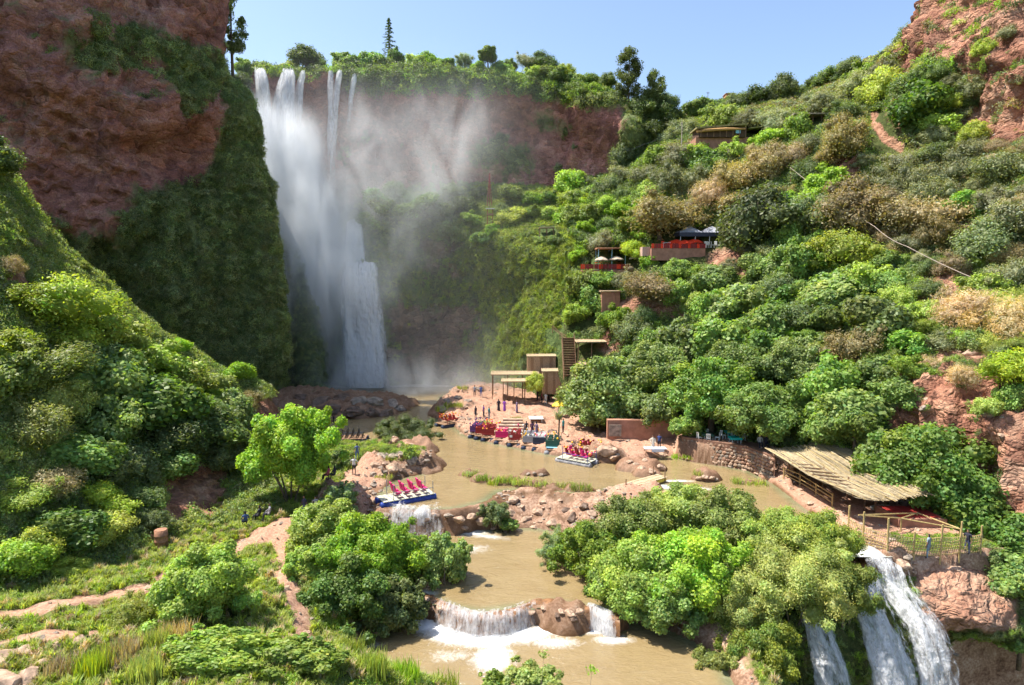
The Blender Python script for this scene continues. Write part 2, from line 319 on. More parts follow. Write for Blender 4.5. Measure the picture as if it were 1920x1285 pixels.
# near left hill
rg = [(-420, -60, 42), (-200, 150, 52), (0, 318, 61), (100, 452, 63), (200, 537, 65), (300, 622, 66.5), (400, 685, 68), (465, 722, 68.5), (500, 745, 68), (516, 790, 70)]
L = [sh(rg, 0, 75, 9), sh(rg, 0, 14, 3), rg,
     [(-420, 250, 37), (-200, 350, 44), (0, 470, 52), (100, 565, 55), (200, 635, 57.5), (300, 700, 60), (400, 750, 62.5), (462, 785, 63.5), (505, 800, 64), (520, 835, 67)],
     [(-420, 550, 32), (-200, 610, 38.5), (0, 690, 44.5), (100, 740, 47.5), (200, 785, 50.5), (300, 825, 53), (390, 850, 56), (450, 870, 58.5), (515, 885, 60), (535, 880, 65)],
     [(-420, 850, 28.5), (-200, 860, 34), (0, 890, 38.5), (100, 912, 41.5), (200, 928, 44), (300, 935, 46.5), (380, 935, 50), (450, 930, 52.5), (525, 920, 55), (545, 910, 62)],
     [(-420, 1150, 25), (-200, 1120, 29.5), (0, 1085, 34), (100, 1060, 37), (200, 1040, 39.5), (300, 1005, 43), (380, 985, 46), (450, 970, 48), (530, 950, 51), (552, 930, 60)],
     [(-420, 1300, 24), (-200, 1260, 28), (0, 1200, 32.5), (100, 1170, 35.5), (200, 1140, 38), (300, 1100, 41), (380, 1070, 44.5), (450, 1050, 46), (535, 1020, 49), (560, 990, 58)]]
def lh_veg(p, px, py, n):
    v = .85-.9*box_m(px, py, 290, 430, 880, 970, 22)-.7*box_m(px, py, 470, 520, 740, 800, 12)-.6*box_m(px, py, 0, 60, 480, 560, 20)-.4*box_m(px, py, 60, 120, 800, 880, 20)
    return v+.4*fbm(p, .4, 3, 70)
terrain('left_hill', L, 260, 220, lambda p, x, y: 2.2*fbm(p, .12, 3, 72)+.9*fbm(p, .5, 3, 73)+.25*fbm(p, 2, 2, 74)+1.3*(ridge(p, .3, 3, 75)-.6)*box_m(x, y, 280, 440, 870, 980, 25), lh_veg, M_HILL, label='overgrown hillside in the left foreground', kind='structure')
# rock ledge and gully under the lower right cascades
W = [[(1340, 1075, 39.5), (1430, 1060, 40.5), (1530, 1062, 41), (1620, 1052, 42), (1700, 1032, 44), (1780, 1035, 44), (1850, 1040, 44), (1930, 1050, 44), (2100, 1060, 42)],
     [(1340, 1110, 37.5), (1430, 1100, 38), (1530, 1100, 38.8), (1620, 1080, 40.3), (1695, 1062, 41.5), (1790, 1058, 41.5), (1870, 1085, 41), (1950, 1100, 41), (2100, 1120, 39)],
     [(1340, 1200, 35), (1430, 1200, 35.5), (1530, 1180, 36.2), (1640, 1150, 38), (1725, 1120, 39.2), (1810, 1120, 38.7), (1885, 1150, 39), (1960, 1170, 39.5), (2100, 1190, 38)],
     [(1340, 1300, 34), (1430, 1300, 34.5), (1530, 1280, 35), (1660, 1230, 37), (1760, 1180, 38.8), (1830, 1178, 38), (1900, 1200, 39), (1970, 1220, 39.5), (2100, 1240, 38)],
     [(1340, 1420, 33.5), (1430, 1420, 34), (1530, 1400, 34.5), (1680, 1320, 37.5), (1770, 1235, 41), (1850, 1215, 42.5), (1910, 1230, 43.5), (1980, 1250, 43.5), (2100, 1280, 41)],
     [(1340, 1620, 33), (1430, 1620, 33), (1530, 1600, 34), (1690, 1500, 37), (1780, 1420, 41.5), (1850, 1400, 44), (1910, 1400, 45), (1980, 1400, 45), (2100, 1400, 42)]]
def rw_veg(p, px, py, n): return .15+.8*box_m(px, py, 1300, 1740, 1060, 1500, 30)-.7*box_m(px, py, 1730, 1890, 1060, 1180, 25)+.9*box_m(px, py, 1780, 1900, 1175, 1215, 10)+.6*sstep(1880, 1910, px)+.3*fbm(p, .5, 3, 84)
terrain('lower_ledge', W, 200, 160, lambda p, x, y: 1.2*fbm(p, .3, 3, 80)+.35*fbm(p, 1.4, 3, 81)+.3*(ridge(p, 1.8, 3, 82)-.6), rw_veg, M_TUFA if 0 else M_HILL, label='brown rock ledge and gully under the lower right cascades', kind='structure')
# ---------------------------------------------------------------- valley floor
def poly(pts, z): return np.array([UZ(a, b, z)[:2] for a, b in pts])
PU = poly([(540, 722), (640, 716), (735, 714), (850, 718), (868, 727), (828, 745), (820, 790), (850, 800), (872, 818), (940, 835), (1040, 855), (1150, 864), (1200, 870), (1250, 855), (1300, 863), (1400, 883), (1450, 908), (1500, 948), (1580, 1000), (1650, 1036), (1690, 1062), (1640, 1085), (1560, 1068), (1480, 1040), (1380, 985), (1300, 950), (1252, 926), (1238, 908), (1160, 914), (1110, 926), (1060, 924), (1000, 915), (935, 922), (905, 942), (850, 955), (790, 958), (720, 950), (712, 925), (745, 898), (805, 885), (812, 868), (760, 845), (700, 835), (640, 838), (600, 832), (560, 800), (500, 770)], 0)
PM = poly([(700, 978), (740, 985), (840, 984), (900, 994), (1000, 990), (1060, 1000), (1120, 1030), (1180, 1090), (1160, 1148), (1100, 1142), (1040, 1132), (980, 1140), (900, 1150), (850, 1142), (800, 1122), (760, 1100), (735, 1050)], -1.8)
PL = poly([(690, 1195), (740, 1175), (790, 1148), (850, 1160), (900, 1168), (980, 1162), (1050, 1150), (1150, 1160), (1250, 1180), (1350, 1230), (1400, 1340), (1300, 1420), (900, 1420), (860, 1300), (730, 1255), (680, 1230)], -2.7)
def sdf(P, x, y):
    d = np.full(x.shape, 1e9); ins = np.zeros(x.shape, bool); n = len(P)
    for i in range(n):
        a, b = P[i], P[(i+1) % n]; e = b-a; t = np.clip(((x-a[0])*e[0]+(y-a[1])*e[1])/(e@e), 0, 1)
        d = np.minimum(d, np.hypot(x-a[0]-t*e[0], y-a[1]-t*e[1]))
        if a[1] != b[1]: ins ^= ((a[1] > y) != (b[1] > y)) & (x < (b[0]-a[0])*(y-a[1])/(b[1]-a[1])+a[0])
    return np.where(ins, -d, d)
def pline(pts, x, y):
    d = np.full(x.shape, 1e9)
    for a, b in zip(pts, pts[1:]):
        e = b-a; t = np.clip(((x-a[0])*e[0]+(y-a[1])*e[1])/(e@e), 0, 1); d = np.minimum(d, np.hypot(x-a[0]-t*e[0], y-a[1]-t*e[1]))
    return d
# rock shelves, islets: px, py, half width, half depth, height
MOUNDS = [(765, 838, 3.6, 2.2, .9, 0), (745, 862, 4.6, 3.2, 1.5, 0), (715, 880, 2.6, 2, 1.1, 0), (640, 758, 9, 7, 1.6, 0), (560, 752, 9, 8, 1.9, 0), (725, 752, 5, 3.4, 1.1, 0), (690, 764, 6, 3, .9, 0), (1002, 887, 1.6, .6, .35, 0), (1325, 893, 1.5, 1, .55, 0),
          (882, 888, 1.6, .6, .35, 0), (905, 898, 1.4, .8, .35, 0), (950, 903, 2, .7, .35, 0), (1000, 907, 2, .7, .4, 0), (1050, 912, 2, .7, .4, 0), (1090, 915, 1.6, .8, .4, 0), (1410, 903, 1.6, .5, .3, 0), (1200, 872, 2.6, 1.6, .7, 0), (1215, 885, 1.6, 1.6, .5, 0), (1140, 850, 2.4, 1.6, 1.2, 0),
          (850, 765, 3.4, 4, 1.4, 0), (862, 737, 2.2, 2, 1.3, 0), (892, 737, 2, 2, 1.2, 0), (640, 925, 2.2, 1.6, 1.3, 0), (1062, 1142, 1.5, 1.3, .35, -2)]
MW = [(UZ(a, b, e+h*.5), hx, hy, h, e) for a, b, hx, hy, h, e in MOUNDS]
T_TAB = poly([(1272, 822), (1305, 829), (1380, 838), (1440, 846), (1500, 868), (1540, 885), (1640, 840), (1500, 780), (1270, 770)], 2.1)
T_PLAT = poly([(1480, 925), (1560, 965), (1640, 1010), (1690, 1035), (1750, 1050), (1860, 1050), (1990, 1000), (1900, 900), (1600, 880), (1500, 890)], .1)
GAP = np.array([(13.2, 37.2), (16, 39.5), (20, 40.4), (25, 40.6), (33, 41.5), (60, 41.5), (60, 5), (13.2, 5)])
def gheight(x, y, noise=True):
    dU, dM, dL = sdf(PU, x, y), sdf(PM, x, y), sdf(PL, x, y)
    lv = np.zeros(x.shape); W_ = np.zeros(x.shape)
    for d, z in ((dU, 0.), (dM, -1.8), (dL, -2.7)): w_ = 1/(np.maximum(d, 0)+.25)**1.6; lv += w_*z; W_ += w_
    lv /= W_; s2 = np.sort(np.stack([np.maximum(q, 0) for q in (dU, dM, dL)]), 0); out_s = .25+.75*sstep(3, 8, s2[0]+s2[1]); dm = np.minimum(np.minimum(dU, dM), dL)
    p = np.stack([x, y, 0*x], -1).reshape(-1, 3)
    nz = fbm(p, .5, 4, 90).reshape(x.shape) if noise else 0; rz_ = (ridge(p, .9, 4, 93).reshape(x.shape)-.6) if noise else 0
    out = 1.1*(1-np.exp(-np.maximum(dm, 0)*.75))*out_s+.05
    fore = sstep(46, 24, y)*2.6*(1-sstep(-10, 0, x))
    h = lv+out+fore*sstep(0, 6, dm)+nz*1.0*sstep(0, 2, dm)+rz_*.8*sstep(-.1, .6, dm)*(1-.75*sstep(40, 30, y)*(x < 0))+.12*nz
    h = np.where(dm < 0, lv-.25-np.minimum(-dm, 3)*.3, h)
    h = np.where((dU >= 0) & (dU < 1.), np.maximum(h, .07+.12*nz-2.2*np.maximum(dU-.55, 0)), h); h = np.where((dM >= 0) & (dM < .6), np.maximum(h, -1.74+.06*nz-3*np.maximum(dM-.3, 0)), h)
    for c, hx, hy, hh, e in MW:
        q = ((x-c[0])/hx)**2+((y-c[1])/hy)**2; b = e-.9+(hh+.9)*np.clip(1.35*(1-q*.62), -1, 1)+(rz_*1.7+nz*1.8)*np.clip(1.2-q*.6, 0, 1)*min(1, .4+hh*.5)
        h = np.maximum(h, np.where(q < 1.9, b, -9))
    tq = (h+.12*nz)/.32; h = np.where((dm > -.6)&(y > 34), .32*(np.floor(tq)+sstep(.25, .75, tq-np.floor(tq)))*.75+h*.25, h)
    for P, z in ((T_TAB, 2.0), (T_PLAT, .15)):
        d = sdf(P, x, y); s = 1-sstep(-.05, .3, d); h = h*(1-s)+(z+.12*nz)*s
    d = sdf(GAP, x, y); h = h-26*(1-sstep(-1.6, .1, d))
    return h, dm
gx, gy = np.arange(-62, 66, .3), np.arange(17, 128, .3)
X, Yg = np.meshgrid(gx, gy); H, DM = gheight(X, Yg)
gv = np.stack([X, Yg, H], -1).reshape(-1, 3)
def wl(pts, z):
    out = []
    for a, b in pts:
        zz = z
        for _ in range(8): q = UZ(a, b, zz); zz = .5*zz+.5*float(gheight(np.array([[q[0]]]), np.array([[q[1]]]), False)[0][0, 0])
        out.append(UZ(a, b, zz)[:2])
    return out
PATHS = [(wl([(-60, 1168), (60, 1150), (150, 1128), (290, 1105), (400, 1045)], 2.2), .55), (wl([(380, 1058), (440, 1025), (520, 990), (575, 965), (625, 925), (670, 890), (690, 862)], 1.1), .95),
         (wl([(672, 890), (690, 920), (700, 955)], .6), 1.3), (wl([(520, 1000), (530, 1045), (532, 1095), (553, 1140), (568, 1190), (563, 1236)], 2.0), .34),
         (wl([(1260, 850), (1310, 866), (1400, 884), (1480, 925), (1560, 972), (1650, 1015)], .6), 1.3), (wl([(-60, 1215), (60, 1200), (150, 1192)], 3.0), .5)]
dp = np.full(X.shape, 1e9)
pn = fbm(gv, 1.1, 3, 99).reshape(X.shape)
for pts, w_ in PATHS: dp = np.minimum(dp, pline(pts, X, Yg)-w_+pn*.5)
beach = ((X > -13.5) & (X < 26) & (Yg > 66)) | ((X > 8) & (Yg > 44))
veg = np.where(beach, .1, .95)*sstep(.0, .6, dp)*sstep(.2, 1.6, DM)
veg = np.where((Yg > 47) & (Yg < 60) & (X > -13) & (X < 12), .25*veg, veg); veg = np.where(Yg > 95, .35+.3*pn, veg)
slope = np.hypot(*np.gradient(H, .3)); veg *= 1-sstep(.9, 1.8, slope)
soil = 1-sstep(-.25, .25, dp); soil = np.maximum(soil, np.where(beach, .75*(1-sstep(.7, 1.2, slope)), 0))
gf = grid_faces(*X.shape)
def groundmat():
    k = N('river_ground'); co = k.co(); n = k.noise(.9, 6, .65); n2 = k.noise(6, 5, .65); ve = k.attr('veg').outputs['Fac']; so_ = k.attr('soil').outputs['Fac']; wet = k.attr('wet').outputs['Fac']
    rock = k.ramp(k.math('ADD', k.math('MULTIPLY', n, .5), k.math('MULTIPLY', n2, .5)), [(.34, (.08, .045, .03)), (.45, (.22, .125, .08)), (.55, (.36, .23, .155)), (.66, (.5, .38, .29))])
    dirt = k.ramp(n2, [(.3, (.25, .125, .08)), (.5, (.40, .225, .15)), (.7, (.52, .33, .23))])
    grass = k.ramp(k.noise(3, 6, .7), [(.3, (.05, .06, .016)), (.5, (.1, .12, .028)), (.7, (.2, .19, .06))])
    c = k.mix(so_, rock, dirt)
    gf_ = k.mr(k.math('ADD', k.math('MULTIPLY', ve, .6), k.math('MULTIPLY', k.math('SUBTRACT', n, .5), .9)), .28, .42)
    c = k.mix(gf_, c, grass); c = k.mix(wet, c, (.11, .055, .022, 1))
    h = k.math('ADD', k.math('MULTIPLY', n2, .5), k.math('MULTIPLY', k.noise(25, 3, .6), .2))
    return k.surf(k.bsdf(c, k.mr(wet, 0, 1, .9, .35), k.bump(h, .7, .15), .2))
wet = 1-sstep(.0, .5, DM); wet = np.where((H-np.where(sdf(PL, X, Yg) < 1.5, -2.7, np.where(sdf(PM, X, Yg) < 1.2, -1.8, 0))) < .12, np.maximum(wet, .75*(DM < 1.5)), wet*.5)
gm = mesh_np('ground', gv, gf, groundmat(), {'veg': veg.ravel(), 'soil': soil.ravel(), 'wet': wet.ravel()})
link('ground', gm, kind='structure', label='red soil, rock ledges and grass of the valley floor')
TERR['ground'] = dict(v=gv, n=None, veg=veg.ravel(), bvh=BVHTree.FromPolygons(gv.tolist(), gf.tolist()))
# far land behind the rim, so that the ground reaches the horizon
fv = [(-1500, 300, 55), (1500, 300, 55), (1500, 3500, 62), (-1500, 3500, 62), (-1500, -800, -30), (1500, -800, -30), (1500, 16.9, -30), (-1500, 16.9, -30)]
link('far_ground', mesh_np('far_ground', np.array(fv), np.array([(0, 1, 2, 3), (4, 5, 6, 7)]), M_HILL, {'veg': np.ones(8)}), kind='structure', label='far land beyond the gorge')
# ---------------------------------------------------------------- water
def watermat(name, deep, foamc=(.82, .84, .84), tone=None):
    k = N(name); co = k.co(); f = k.attr('foam').outputs['Fac']; dep = k.attr('shallow').outputs['Fac']
    n = k.noise(.25, 6, .7, k.n('ShaderNodeMapping', {'Vector': co, 'Scale': (1, 1.8, 1)}).outputs[0], .8); fn = k.noise(2.2, 8, .72, k.n('ShaderNodeMapping', {'Vector': co, 'Scale': (1, .7, 1)}).outputs[0], 1.4)
    c = k.ramp(n, [(.35, deep[0]), (.65, deep[1])]); c = k.mix(dep, c, (.32, .19, .085, 1))
    ff = k.mr(k.math('ADD', k.math('MULTIPLY', f, 1.15), k.math('MULTIPLY', k.math('SUBTRACT', fn, .5), 1.0)), .16, 1.15)
    c = k.mix(ff, c, (*foamc, 1))
    wv = k.n('ShaderNodeMapping', {'Vector': co, 'Scale': (1.0, 2.2, 1)}).outputs[0]
    h = k.math('ADD', k.math('MULTIPLY', k.noise(1.1, 5, .65, wv, .8), 1.0), k.math('MULTIPLY', k.noise(4.5, 3, .6, wv), .3))
    h = k.math('ADD', h, k.math('MULTIPLY', k.math('MULTIPLY', fn, ff), 1.2))
    return k.surf(k.bsdf(c, k.mr(ff, 0, 1, .07, .75), k.bump(h, .6, .2), .8))
MW_ = watermat('river_water', ((.135, .142, .07), (.225, .222, .122)))
def foamblob(x, y, lst, z):
    f = np.zeros(x.shape)
    for px, py, hx, hy, a, *ang in lst:
        c = UZ(px, py, z); dx, dy = x-c[0], y-c[1]; t = R(ang[0]) if ang else 0
        u, v = dx*math.cos(t)+dy*math.sin(t), -dx*math.sin(t)+dy*math.cos(t); f = np.maximum(f, a*np.exp(-((u/hx)**2+(v/hy)**2)))
    return f
FO_U = [(690, 722, 12, 3.2, 1.0), (790, 724, 9, 1.6, .62), (1268, 902, 1.6, .35, .85, 0), (1275, 914, 2.6, .5, 1.0, -12), (1245, 915, 1.2, .4, .6, -20), (1620, 1040, 1.8, 1.2, .9, -30), (1650, 1058, 1.6, 1, 1.1)]
FO_M = [(728, 988, 1.2, .9, 1.2), (820, 986, 2.2, 1.3, 1.3), (860, 996, 2.4, .8, 1.0, -14), (760, 990, 2, .8, 1.1), (910, 1005, 1.8, .5, .55, -20), (880, 1030, 1.8, .9, .42), (800, 1112, .8, .4, .6)]
FO_L = [(800, 1172, 1.5, .9, 1.1, -20), (850, 1190, 1.7, .9, 1.25, -20), (910, 1196, 1.8, .95, 1.25), (925, 1235, 1.2, 1.0, 1.0, 80), (980, 1190, 1.4, .8, 1.15), (1035, 1180, 1.3, .6, 1.1), (1115, 1180, 1.0, .5, 1.15), (1150, 1200, 1.1, .45, .75), (840, 1230, 1.4, .7, .35), (1040, 1205, 1.6, .6, .6), (690, 1210, .8, .3, .6)]
for nm, P, z, st, fo in (('upper_pool_water', PU, 0., .28, FO_U), ('middle_pool_water', PM, -1.8, .2, FO_M), ('lower_pool_water', PL, -2.7, .2, FO_L)):
    mn, mx = P.min(0)-.8, P.max(0)+.8
    x, y = np.meshgrid(np.arange(mn[0], mx[0], st), np.arange(mn[1], mx[1], st)); d = sdf(P, x, y)
    v = np.stack([x, y, np.full(x.shape, z)], -1).reshape(-1, 3); f = grid_faces(*x.shape); keep = (d.ravel()[f] < .45).all(1)
    if z == 0: keep &= ~(sdf(GAP, x, y).ravel()[f] < -.1).any(1)
    shal = (1-sstep(-1.1, 0, d))*.55
    link(nm, mesh_np(nm, v, f[keep], MW_, {'foam': foamblob(x, y, fo, z).ravel(), 'shallow': shal.ravel()}), kind='structure', label='muddy olive river water, %s pool' % nm.split('_')[0])
def fallmat(name, sx, sy, lo, hi, grain=4., c=(.94, .95, .97)):
    k = N(name); uv = k.attr('flow').outputs['Vector']; ed_ = k.attr('edge').outputs['Fac']
    m = k.n('ShaderNodeMapping', {'Vector': uv, 'Scale': (sx, sy, 1)}).outputs[0]
    n = k.noise(1, 6, .68, m, .35); n2 = k.noise(3.1, 4, .6, m); n3 = k.noise(grain, 3, .7, k.n('ShaderNodeMapping', {'Vector': uv, 'Scale': (1, .4, 1)}).outputs[0])
    a = k.mr(k.math('ADD', k.math('ADD', k.math('ADD', k.math('MULTIPLY', n, .6), k.math('MULTIPLY', n2, .25)), k.math('MULTIPLY', n3, .22)), k.math('MULTIPLY', ed_, .5)), lo, hi)
    c = tuple(c)
    d = k.n('ShaderNodeBsdfDiffuse', {'Color': (*c, 1), 'Normal': k.bump(k.math('ADD', n, n3), .9, .3)}).outputs[0]; t = k.n('ShaderNodeBsdfTranslucent', {'Color': (*c, 1)}).outputs[0]
    s = k.n('ShaderNodeMixShader', {0: .5, 1: d, 2: t}).outputs[0]
    return k.surf(k.n('ShaderNodeMixShader', {0: a, 1: k.n('ShaderNodeBsdfTransparent').outputs[0], 2: s}).outputs[0])
def fall(name, rows, mat, label, nu=24, nv=60, amp=.25, foam=1.0, cat='waterfall', seed=0, fade=0., fs=.35):
    B = loft(rows, nu, nv); nr = gnormals(B)
    if nr[..., 1].mean() > 0: nr = -nr
    u, v = np.meshgrid(np.linspace(0, 1, nu), np.linspace(0, 1, nv))
    wid = np.linalg.norm(B[:, 0]-B[:, -1], axis=1).mean(); ln = np.linalg.norm(np.diff(B, axis=0), axis=2).sum(0).mean()
    fl = np.stack([u*wid+seed*3.7, v*ln, 0*u], -1).reshape(-1, 3)
    edge = (1-np.minimum(1, np.minimum(u, 1-u)*4))*-1+.45
    Q, FL, E_ = [], [], []
    for L_ in range(2):
        f2 = fl+np.array((L_*31.7, L_*17.3, 0)); d = (fbm(f2*np.array([1, .18, 1]), 1.3, 3, 100+seed)*amp*2+ridge(f2*np.array([1, .35, 1]), 2.6, 2, 60+seed)*amp*.7).reshape(u.shape)+L_*amp*.9
        Q.append((B+nr*d[..., None]).reshape(-1, 3)); FL.append(f2); E_.append((edge*foam-fade*sstep(fs, 1, v)).ravel()-L_*.16)
    q, f2 = np.concatenate(Q), np.concatenate(FL); gf_ = grid_faces(nv, nu)
    return link(name, mesh_np(name, q, np.concatenate([gf_, gf_+nu*nv]), mat, {'flow': np.c_[f2, np.ones(len(f2))], 'edge': np.concatenate(E_)}), label=label, category=cat)
M_FALL = fallmat('falling_water', 1.3, .14, .46, .74, 3.)
M_THIN = fallmat('thin_falling_water', 2.2, .12, .50, .86, 3.)
M_VEIL = fallmat('veil_water', .7, .06, .62, 1.5, 1.5)
def strip(cols, w, nrow=None): return [[(a-wl_/2, b, Y), (a, b-1, Y-.5), (a+wl_/2, b, Y)] for (a, b, Y), wl_ in zip(cols, w)]
fall('waterfall_stream', strip([(486, 133, 121), (490, 140, 119), (494, 165, 117.8), (494, 230, 117.2), (500, 330, 116.6), (520, 480, 116)], [18, 22, 28, 38, 55, 80]), M_FALL, 'leftmost white waterfall stream shooting over the rim beside the red cliff', seed=1, amp=.4, fade=.8)
fall('waterfall_stream', strip([(540, 135, 122), (541, 141, 120.5), (538, 165, 119.4), (532, 230, 118.6), (530, 330, 118), (545, 480, 117)], [22, 28, 40, 62, 76, 110]), M_FALL, 'broad fan shaped waterfall stream, second from the red cliff', seed=2, amp=.4, fade=.9)
fall('waterfall_stream', strip([(568, 137, 123), (567, 143, 122), (563, 170, 121), (560, 240, 120.2), (560, 320, 120)], [9, 11, 14, 20, 26]), M_THIN, 'narrow waterfall stream right beside the fan shaped one', seed=3, fade=.8)
fall('waterfall_stream', strip([(620, 136, 124.5), (620, 145, 123.6), (620, 200, 123), (620, 300, 122.6), (622, 400, 122)], [5, 6, 8, 10, 14]), M_THIN, 'thin straight waterfall stream, left one of the tall pair', seed=4, group=None) if 0 else fall('waterfall_stream', strip([(620, 136, 124.5), (620, 145, 123.6), (620, 200, 123), (620, 300, 122.6), (622, 400, 122)], [5, 6, 8, 10, 14]), M_THIN, 'thin straight waterfall stream, left one of the tall pair', seed=4, fade=.8)
fall('waterfall_stream', strip([(637, 136, 125), (635, 146, 124), (630, 200, 123.4), (625, 300, 123), (624, 400, 122)], [6, 7, 9, 12, 16]), M_THIN, 'thin waterfall stream leaning left, right one of the tall pair', seed=5, fade=.8)
fall('waterfall_stream', strip([(666, 142, 127), (664, 150, 126), (657, 200, 125.4), (652, 270, 125)], [3, 4, 5, 7]), M_THIN, 'faintest waterfall trickle on the wall, furthest from the red cliff', seed=6, fade=.7)
fall('waterfall_cascade', [[(650, 424, 120.6), (664, 419, 120), (682, 420, 120)], [(648, 440, 117.8), (664, 436, 117.2), (685, 440, 117.6)], [(643, 475, 116.4), (662, 475, 115.6), (688, 480, 116.3)], [(641, 505, 115.6), (665, 506, 114.8), (694, 506, 115.6)]], M_FALL, 'upper step of the bright central cascade dropping onto the mossy ledge', 30, 60, .5, 1.6, seed=7)
fall('waterfall_cascade', [[(640, 503, 116), (668, 503, 115.6), (698, 504, 115.6), (708, 506, 115.8)], [(636, 512, 113.6), (668, 510, 113), (702, 511, 113), (716, 518, 113.6)], [(632, 560, 112.4), (672, 560, 111.6), (708, 565, 111.8), (724, 570, 112.8)], [(636, 640, 112), (680, 640, 111), (716, 640, 111.4), (734, 645, 112.4)], [(640, 725, 111.6), (686, 727, 110.4), (722, 727, 110.8), (740, 725, 112)]], M_FALL, 'tall lower curtain of the central cascade falling into the pool', 70, 150, .7, 1.3, seed=8)
fall('waterfall_curtain', [[(480, 300, 116.5), (520, 300, 117), (570, 320, 118)], [(500, 420, 115), (560, 420, 115), (620, 430, 116.5)], [(545, 560, 113.5), (600, 560, 113), (655, 560, 114)], [(590, 722, 112), (635, 724, 111), (690, 724, 112)]], M_VEIL, 'hazy white curtain of falling spray left of the central cascade', 80, 120, .8, .9, seed=9)
# small steps and cascades of the river
M_STEP = fallmat('step_water', 3.2, .8, .52, .76, 9.)
crest = [(792, 1117), (818, 1124), (845, 1138), (880, 1149), (920, 1153), (955, 1148), (985, 1138), (1012, 1130), (1040, 1127)]
c0 = [UZ(a, b, -1.76)+np.array((0, RNG.uniform(-.22, .22), 0)) for a, b in crest]
fall('river_cascade', [[p+np.array((0, .25, 0)) for p in c0], [p+np.array((0, -.36, -.03)) for p in c0], [p+np.array((0, -.62, -.45)) for p in c0], [p+np.array((0, -.8, -.96)) for p in c0]], M_STEP, 'low curved river step of many little falls in front of the lower pool', 120, 24, .2, .5, 'cascade', 11)
c1 = [UZ(a, b, -1.78) for a, b in ((1088, 1142), (1110, 1140), (1135, 1150), (1160, 1158))]
fall('river_cascade', [[p+np.array((0, .25, 0)) for p in c1], [p+np.array((0, -.36, -.03)) for p in c1], [p+np.array((0, -.62, -.45)) for p in c1], [p+np.array((0, -.8, -.96)) for p in c1]], M_STEP, 'short river step right of the boulder under the leafy tree', 60, 24, .12, 1.1, 'cascade', 12)
cb = [UZ(a, b_, .03) for a, b_ in ((704, 948), (722, 951), (742, 953), (765, 956), (790, 957), (812, 957), (838, 956), (866, 955))]
jb = [np.array((0, RNG.uniform(-.2, .2), 0)) for _ in cb]
fall('river_cascade', [[p+np.array((0, .5, 0)) for p in cb], [p+q+np.array((0, -.72, .03)) for p, q in zip(cb, jb)], [p+q+np.array((0, -1.15, -.55)) for p, q in zip(cb, jb)], [p+q*1.5+np.array((0, -1.55, -1.3)) for p, q in zip(cb, jb)], [p+np.array((0, -1.95, -1.9)) for p in cb]], fallmat('broken_step_water', 1.1, .35, .58, .76, 8.), 'broken little falls over the dark rock barrier between the two upper pools', 150, 40, .28, .5, 'cascade', 14)
# tufa lips under the river steps
M_LIP = plain('wet_tufa', (.20, .10, .045), .55, .5, 2.4, .9)
for cc_, lb in ((c0, 'wet orange brown tufa lip of the long river step'), (c1, 'wet orange brown tufa lip of the short river step')):
    B = loft([[p+np.array((0, .7, -.12)) for p in cc_], [p+np.array((0, .2, .03)) for p in cc_], [p+np.array((0, -.25, .04)) for p in cc_], [p+np.array((0, -.5, -.25)) for p in cc_], [p+np.array((0, -.55, -1.2)) for p in cc_]], 90, 22); q = B.reshape(-1, 3)
    q = q+np.stack([0*q[:, 0], -.42*np.abs(fbm(q, 1.4, 3, 5)), .26*fbm(q, 1.8, 3, 8)], 1); link('river_step_ledge', mesh_np('river_step_ledge', q, grid_faces(22, 90)[:, ::-1], M_LIP), kind='structure', label=lb)
M_LOW = fallmat('cascade_water', 1.2, .22, .60, .74, 8.)
fall('river_cascade', [[(1612, 1035, 42.2), (1635, 1032, 42.5), (1665, 1042, 42.3), (1690, 1052, 42)], [(1608, 1062, 40.2), (1640, 1058, 40.2), (1672, 1068, 40.2), (1698, 1080, 40.2)], [(1622, 1100, 39), (1655, 1100, 39), (1688, 1105, 39), (1716, 1110, 38.9)], [(1660, 1150, 37.6), (1692, 1148, 37.4), (1722, 1150, 37.3), (1745, 1152, 37.6)], [(1692, 1210, 36.6), (1722, 1205, 36.2), (1752, 1205, 36), (1775, 1205, 36.5)], [(1712, 1300, 35.6), (1742, 1300, 35.2), (1775, 1300, 35), (1802, 1300, 35.5)], [(1722, 1450, 35), (1752, 1450, 34.6), (1785, 1450, 34.4), (1812, 1450, 34.9)]], M_LOW, 'right hand foaming cascade plunging beside the brown rock', 110, 240, .45, .7, 'cascade', 20)
fall('river_cascade', [[(1560, 1080, 39.2), (1610, 1085, 39.2), (1650, 1105, 39)], [(1575, 1130, 37.6), (1620, 1135, 37.4), (1665, 1150, 37.6)], [(1600, 1195, 36.2), (1645, 1190, 35.9), (1695, 1210, 36.2)], [(1620, 1300, 35), (1680, 1300, 34.5), (1745, 1300, 34.9)], [(1650, 1450, 34.4), (1700, 1450, 34), (1745, 1450, 34.2)]], M_LOW, 'middle broad cascade sheet behind the leafy tree', 90, 200, .45, .8, 'cascade', 21)
fall('river_cascade', [[(1480, 1130, 36.8), (1510, 1130, 36.8), (1545, 1140, 36.8)], [(1495, 1190, 35.6), (1530, 1190, 35.3), (1565, 1190, 35.6)], [(1505, 1300, 34.2), (1555, 1300, 33.9), (1610, 1300, 34.2)], [(1515, 1450, 33.8), (1560, 1450, 33.4), (1615, 1450, 33.8)]], M_LOW, 'leftmost thin cascade seen between the tree branches', 60, 160, .4, .7, 'cascade', 22)

